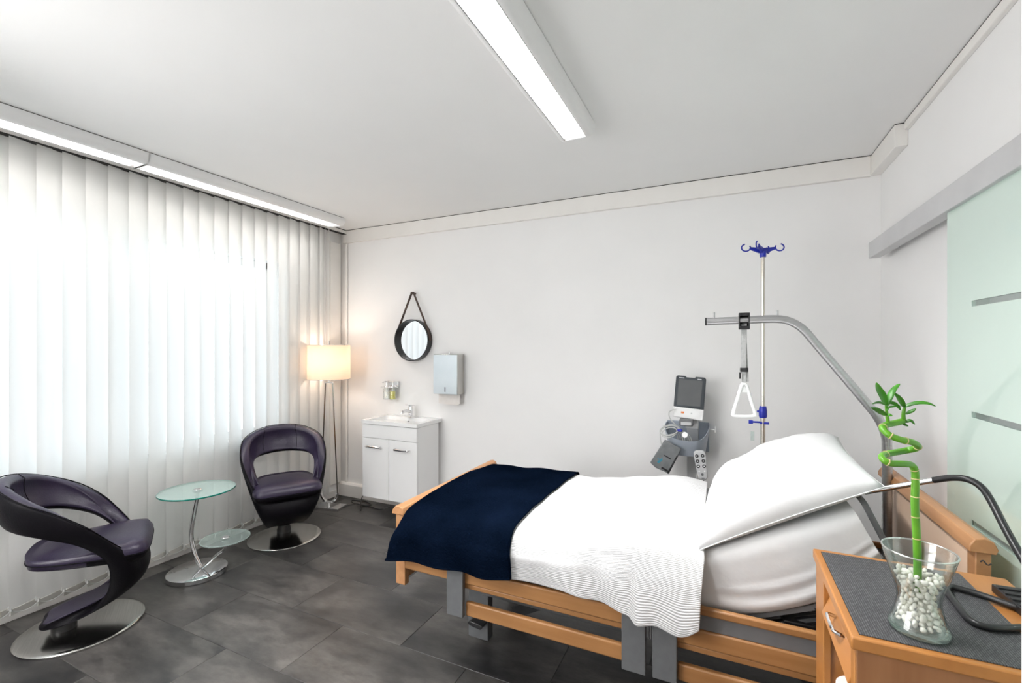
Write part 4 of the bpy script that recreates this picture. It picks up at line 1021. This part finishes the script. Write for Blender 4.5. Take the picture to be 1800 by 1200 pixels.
# pillow: near-left A, near-right B, far-right C, far-left D
PA, PB, PC, PD = V((-.085, 1.755, .735)), V((.440, 1.735, 1.035)), V((.47, 2.53, 1.045)), V((-.04, 2.56, .755))
pn = ((PB - PA).cross(PD - PA)).normalized()
if pn.z < 0: pn = -pn
def pil(sgn):
    def f(u, v):
        a, b = 2 * u - 1, 2 * v - 1
        # pinch edges between corners
        pa = a * (1 - .055 * (1 - b * b) ** 1.0 * abs(a) ** 3); pb_ = b * (1 - .055 * (1 - a * a) * abs(b) ** 3)
        s_, t_ = (pa + 1) / 2, (pb_ + 1) / 2
        base = PA * (1 - s_) * (1 - t_) + PB * s_ * (1 - t_) + PC * s_ * t_ + PD * (1 - s_) * t_
        h = ((1 - a * a) * (1 - b * b)) ** .5
        wr = noise.noise(V((a * 2.4, b * 2.4, sgn * 3.))) * .018 * h + .006 * noise.noise(V((a * 7, b * 7, sgn))) * h
        top = (.150 * h ** .8 + wr) if sgn > 0 else -(.035 * h ** .8)
        return base + pn * top
    return f
bm = nb(); g1 = grid(bm, pil(1), 44, 44); g2 = grid(bm, pil(-1), 44, 44); bmesh.ops.remove_doubles(bm, verts=bm.verts, dist=1e-5)
pw = tag(obj('pillow', bm, M_sheet, smooth=180), 'plump white pillow leaning on the raised head end of the bed', 'pillow')
bm = nb()
ed = [pil(1)(k / 30, 0) for k in range(30)] + [pil(1)(1, k / 30) for k in range(30)] + [pil(1)(1 - k / 30, 1) for k in range(30)] + [pil(1)(0, 1 - k / 30) for k in range(30)]
tube(bm, ed, .002, 6, closed=True); obj('seam', bm, M_sheet, pw, smooth=180)

# ------------------------------------------------------------------ bedside cabinet
CXa, CXb, CYa, CYb, CZ = .2405, .671, 1.175, 1.643, .8496
kk = .925
def kz(z): return .1096 + kk * z   # the cabinet was first drawn 8 % larger; sizes below are brought to its real size
cb = thing('bedside_cabinet', 'orange beech bedside cabinet with open side niche in the right foreground', 'cabinet', ((CXa + CXb) / 2, (CYa + CYb) / 2, 0))
Oc = cb.location.copy()
def cp(name, d, m, bevel=0, **k): return bx(name, (d[0] - Oc.x, d[1] - Oc.x, d[2] - Oc.y, d[3] - Oc.y, d[4], d[5]), m, cb, bevel, **k)
TB = CZ - .028
cp('top', (CXa, CXb, CYa, CYb, TB, CZ), M_cabw, .004)
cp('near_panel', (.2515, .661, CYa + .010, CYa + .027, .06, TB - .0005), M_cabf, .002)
cp('far_panel', (.2515, .661, CYb - .026, CYb - .009, .06, TB - .0005), M_cabw, .002)
cp('back_panel', (.645, .661, CYa + .027, CYb - .026, .06, TB - .0005), M_cabw)
cp('stile', (.248, .266, 1.522, CYb - .009, .06, TB - .0005), M_cabw, .002)
cp('stile', (.248, .266, CYa + .011, CYa + .042, .06, TB - .0005), M_cabw, .002)
cp('inner_panel', (.266, .645, 1.531, 1.543, .08, TB - .0005), M_cabw)
cp('shelf', (.264, .645, CYa + .027, 1.531, .452, .466), M_cabw, .002)
cp('bottom', (.2515, .645, CYa + .027, CYb - .026, .06, .08), M_cabw)
bm = nb(); y0_, y1_ = CYa + .043, 1.517
prism(bm, [(.2424, .722), (.259, .7155), (.294, .808), (.2794, .8145)], 'y', y0_, y1_)
bmesh.ops.translate(bm, verts=bm.verts, vec=-Oc); dr = obj('drawer', bm, M_cabw, cb, bevel=.002)
bm = nb(); tube(bm, smoothpath([(.2618, 1.332, .7617), (.2424, 1.337, .768), (.2386, 1.350, .768), (.2386, 1.406, .768), (.2424, 1.420, .768), (.2618, 1.4245, .7617)], 5), .0048, 8)
bmesh.ops.translate(bm, verts=bm.verts, vec=-Oc); obj('handle', bm, M_chrome, dr)
for xv in (.28, .62):
    for yv in (CYa + .05, CYb - .06):
        bm = nb(); cyl(bm, (xv - .01 - Oc.x, yv - Oc.y, .03), (xv + .012 - Oc.x, yv - Oc.y, .03), .03, 18); tube(bm, [(xv - Oc.x, yv - Oc.y, .03), (xv - Oc.x, yv - Oc.y, .06)], .008, 8); obj('caster', bm, M_black, cb)
pr = thing('paper_roll', 'white paper roll standing on the shelf inside the bedside cabinet', 'paper roll', (.319, 1.466, .466))
bm = nb(); lathe(bm, [(.018, 0), (.052, 0), (.052, .098), (.047, .102), (.018, .102), (.018, 0)], seg=32); obj('roll', bm, M_paper, pr)
bm = nb(); lathe(bm, [(.0175, .001), (.0175, .101), (.0155, .101), (.0155, .001), (.0175, .001)], seg=24); obj('core', bm, M_trim, pr)
bm = nb(); box(bm, -.1563, .1563, -.2146, .2146, 0, .0025)
pm = tag(obj('placemat', bm, M_mat, bevel=.0008, loc=(.4135, 1.404, CZ + .0003)), 'charcoal woven placemat on top of the bedside cabinet', 'placemat')

# vase
vz = CZ + .003
VX, VY = .3756, 1.2552
vase = thing('glass_vase', 'flared clear glass vase of pebbles on the charcoal placemat', 'vase', (VX, VY, vz))
ov = [(a * kk, b * kk) for a, b in [(0, 0), (.050, 0), (.056, .004), (.0565, .012), (.053, .022), (.045, .045), (.0405, .068), (.0405, .082), (.045, .102), (.054, .132), (.062, .160), (.0685, .186)]]
iv_ = [(a * kk, b * kk) for a, b in [(.0660, .186), (.0595, .160), (.0515, .132), (.0425, .103), (.0375, .082), (.0375, .068), (.042, .046), (.048, .026), (.046, .016), (0, .014)]]
bm = nb(); lathe(bm, ov + [(.0629, .1739), (.0615, .1739)] + iv_, seg=72); obj('glass', bm, M_glass, vase, smooth=60)
M_rim = thin_glass('glass_rim', (.97, .985, .98), edge=(.7, .8, .77), base=.42)
bm = nb(); tube(bm, [(.0623 * cos(a), .0623 * sin(a), .1728) for a in [2 * pi * k / 72 for k in range(72)]], .0019, 8, closed=True); obj('rim', bm, M_rim, vase, smooth=180)
bm = nb(); lathe(bm, [(0, .0005), (.046, .0005), (.0513, .0037), (.0518, .010), (.048, .0124), (0, .0127)], seg=64); obj('thick_base', bm, thin_glass('thick_glass_base', (.86, .93, .90), edge=(.3, .5, .45), base=.14), vase)
def rin(z):
    t = sorted([(b, a) for a, b in iv_]); return interp([(a, b) for a, b in t][1:], z) - .0015
pmesh = []
for k in range(6):
    bm = nb(); bmesh.ops.create_icosphere(bm, subdivisions=2, radius=1)
    sx, sy, sz = random.uniform(.8, 1.25), random.uniform(.7, 1.0), random.uniform(.5, .8)
    for v in bm.verts:
        d = 1 + .28 * noise.noise(v.co * 1.3 + V((k * 9, 0, 0))); v.co = V((v.co.x * sx, v.co.y * sy, v.co.z * sz)) * d
    me = bpy.data.meshes.new('pebble'); bm.to_mesh(me); bm.free(); me.materials.append(M_pebble); me.shade_smooth(); pmesh.append(me)
cnt = 0
def pebble(p, r):
    global cnt
    o = bpy.data.objects.new('pebble', random.choice(pmesh)); COL.objects.link(o)
    o.location = p; o.scale = (r, r, r); o.rotation_euler = [random.uniform(0, 6.28) for _ in range(3)]
    tag(o, 'small chalky white pebble in the glass vase', 'pebble', 'pebbles in the glass vase'); cnt += 1
PTS = []
tries = 0
while tries < 60000 and len(PTS) < 285:
    tries += 1
    r = random.uniform(.0057, .0085)
    z = random.uniform(.020, .120); R = rin(z) - r * 1.05
    a = random.uniform(0, 2 * pi); rho = R * (random.random() ** .33)
    x, y = rho * cos(a), rho * sin(a)
    if math.hypot(x, y) < .0148: continue
    if all((x - q[0]) ** 2 + (y - q[1]) ** 2 + (z - q[2]) ** 2 > ((r + q[3]) * .80) ** 2 for q in PTS): PTS.append((x, y, z, r))
for x, y, z, r in PTS: pebble((VX + x, VY + y, vz + z), r)

# spiral bamboo
D0 = .978
Q = [(1613, 1040, 0), (1613, 1003, 0), (1612, 960, 0), (1610, 920, 0), (1608, 885, 0), (1609, 850, 0), (1608, 828, 0), (1602, 817, -.004), (1588, 815, -.016), (1566, 814, -.022), (1553, 808, -.016), (1551, 801, .0), (1562, 797, .018), (1590, 792, .026), (1609, 788, .012), (1613, 783, -.004), (1603, 777, -.016), (1585, 773, -.022), (1566, 766, -.018), (1554, 757, -.006), (1552, 750, .006), (1560, 746, .016), (1574, 743, .022), (1587, 740, .024)]
path = smoothpath([uvd(u, v, D0 + d) for u, v, d in Q], 6)
bamb = thing('lucky_bamboo', 'spiral-stemmed green bamboo plant standing in the glass vase', 'plant', (VX, VY, vz + .02))
Ob = bamb.location.copy()
bm = nb(); nP = len(path)
tube(bm, [p - Ob for p in path], [.0067 + (.0005 if k < 40 else 0) for k in range(nP)], 16); obj('stem', bm, M_green, bamb, smooth=180)
for i in (14, 20, 26, 32, 37, 56, 70, 88, 100, 108, 120):
    if i + 1 >= nP: continue
    t = (path[i + 1] - path[i - 1]).normalized(); bm = nb(); tube(bm, [path[i] - t * .0012 - Ob, path[i] - t * .0004 - Ob, path[i] + t * .0004 - Ob, path[i] + t * .0012 - Ob], [.0072, .0078, .0078, .0072], 16); obj('node_ring', bm, M_ring, bamb)
bm = nb(); s1 = [uvd(1562, 748, D0 + .016), uvd(1560, 735, D0 + .014), uvd(1558, 718, D0 + .01), uvd(1557, 700, D0 + .006)]
tube(bm, [p - Ob for p in smoothpath(s1, 4)], [.0042 - .0002 * k for k in range(13)], 10); obj('shoot', bm, M_green, bamb)
bm = nb(); s2 = [uvd(1589, 742, D0 + .024), uvd(1588, 728, D0 + .02), uvd(1590, 716, D0 + .018)]
tube(bm, [p - Ob for p in smoothpath(s2, 4)], [.0045 - .0002 * k for k in range(9)], 10); obj('shoot', bm, M_green, bamb)
def leaf(pts, wd, side=None):
    P = smoothpath([uvd(u, v, D0 + d) for u, v, d in pts], 5); n = len(P); bm = nb()
    prev = None
    for i, p in enumerate(P):
        t = (P[min(i + 1, n - 1)] - P[max(i - 1, 0)]).normalized(); f = i / (n - 1)
        view = (p - V((0, 0, CAMZ))).normalized()
        sd = side if side else .8
        s_ = t.cross(view).normalized(); nn = s_.cross(t).normalized(); sv = (s_ * sd + nn * (1 - sd * sd) ** .5)
        wv = wd * (sin(pi * min(1, f ** .75)) ** .8 * .92 + .06) * (1 if f < .97 else .3)
        nv = sv.cross(t).normalized()
        row = [bm.verts.new(p + sv * wv - nv * wv * .25 - Ob), bm.verts.new(p - Ob), bm.verts.new(p - sv * wv - nv * wv * .25 - Ob)]
        if prev:
            for k in range(2): bm.faces.new((prev[k], prev[k + 1], row[k + 1], row[k]))
        prev = row
    return obj('leaf', bm, M_leaf, bamb, smooth=180, solid=.0006, soff=0)
leaf([(1558, 712, 0), (1553, 695, -.005), (1546, 682, -.01), (1541, 672, -.015)], .0085)
leaf([(1558, 715, 0), (1565, 698, .0), (1572, 684, .005), (1582, 674, .01)], .0075)
leaf([(1558, 712, 0), (1548, 707, -.02), (1540, 707, -.03), (1533, 710, -.035)], .003)
leaf([(1558, 730, 0), (1550, 724, -.015), (1540, 718, -.03), (1531, 716, -.04)], .0065)
leaf([(1560, 708, 0), (1570, 709, .01), (1578, 714, .02), (1583, 721, .02)], .005)
leaf([(1559, 730, 0), (1563, 729, -.01), (1566, 730, -.012), (1569, 731, -.015)], .0035)
leaf([(1590, 716, .018), (1586, 706, .015), (1580, 697, .01), (1572, 690, .01)], .0065)
leaf([(1588, 716, .018), (1600, 711, .01), (1615, 708, .0), (1632, 709, -.01), (1645, 714, -.015)], .0048)
leaf([(1592, 728, .018), (1600, 724, .015), (1606, 721, .012), (1610, 717, .01)], .0045)
leaf([(1590, 742, .024), (1596, 740, .02), (1602, 740, .015), (1608, 746, .012)], .0045)
leaf([(1588, 745, .024), (1592, 747, .018), (1597, 749, .015)], .003)
leaf([(1559, 722, .0), (1563, 716, .01), (1572, 714, .015), (1584, 713, .018)], .0028)

# black bent tube with chrome end
tb = thing('bent_tube_frame', 'black bent tube with a chrome end arching over and resting on the bedside cabinet', 'tube frame', tuple(uvd(1740, 1100, 1.0)))
Ot = tb.location.copy()
bm = nb(); tube(bm, [uvd(1520, 864.5, 1.4985) - Ot, uvd(1645, 843, 1.3690) - Ot], .0085, 14); obj('chrome_rod', bm, M_chrome, tb)
up = [uvd(1641, 843.5, 1.3718), uvd(1672, 839.5, 1.3320), uvd(1700, 842, 1.2950), uvd(1724, 855, 1.2673), uvd(1742, 880, 1.2395), uvd(1768, 930, 1.1840), uvd(1792, 972, 1.1378), uvd(1835, 1040, 1.0545), uvd(1860, 1080, 1.0083)]
bm = nb(); tube(bm, [p - Ot for p in smoothpath(up, 8)], .0091, 14); obj('upper_tube', bm, M_black, tb, smooth=60)
def onz(u, v, z=.8605): d = (CAMZ - z) * FPX / (v - HY); return uvd(u, v, d)
lo = [onz(1855, 1089), onz(1790, 1068), onz(1730, 1047), onz(1690, 1035), onz(1672, 1031), onz(1664, 1036), onz(1672, 1050), onz(1690, 1073), onz(1704, 1088), onz(1722, 1098), onz(1750, 1103.5), onz(1800, 1103), onz(1850, 1100)]
bm = nb(); tube(bm, [p - Ot for p in smoothpath(lo, 6)], .0074, 14); obj('lower_loop', bm, M_black, tb, smooth=60)
# small black holder and wire at the cabinet's far right corner
ad = thing('power_adapter', 'small black ribbed adapter lying at the right rear of the bedside cabinet', 'adapter', (.636, 1.466, CZ + .0005), RAD(2))
bx('case', (-.032, .034, -.075, .075, 0, .020), M_black, ad, bevel=.003)
for k in range(5): bx('rib', (-.030, .032, -.064 + k * .028, -.052 + k * .028, .0195, .0235), M_dark, ad, bevel=.001)
bm = nb(); tube(bm, smoothpath([(.667, 1.766, .84), (.672, 1.762, .846), (.68, 1.760, .836), (.69, 1.765, .839)], 5), .0018, 6)
tag(obj('thin_wire', bm, M_dark), 'short thin dark wire clinging to the near headboard post', 'wire')
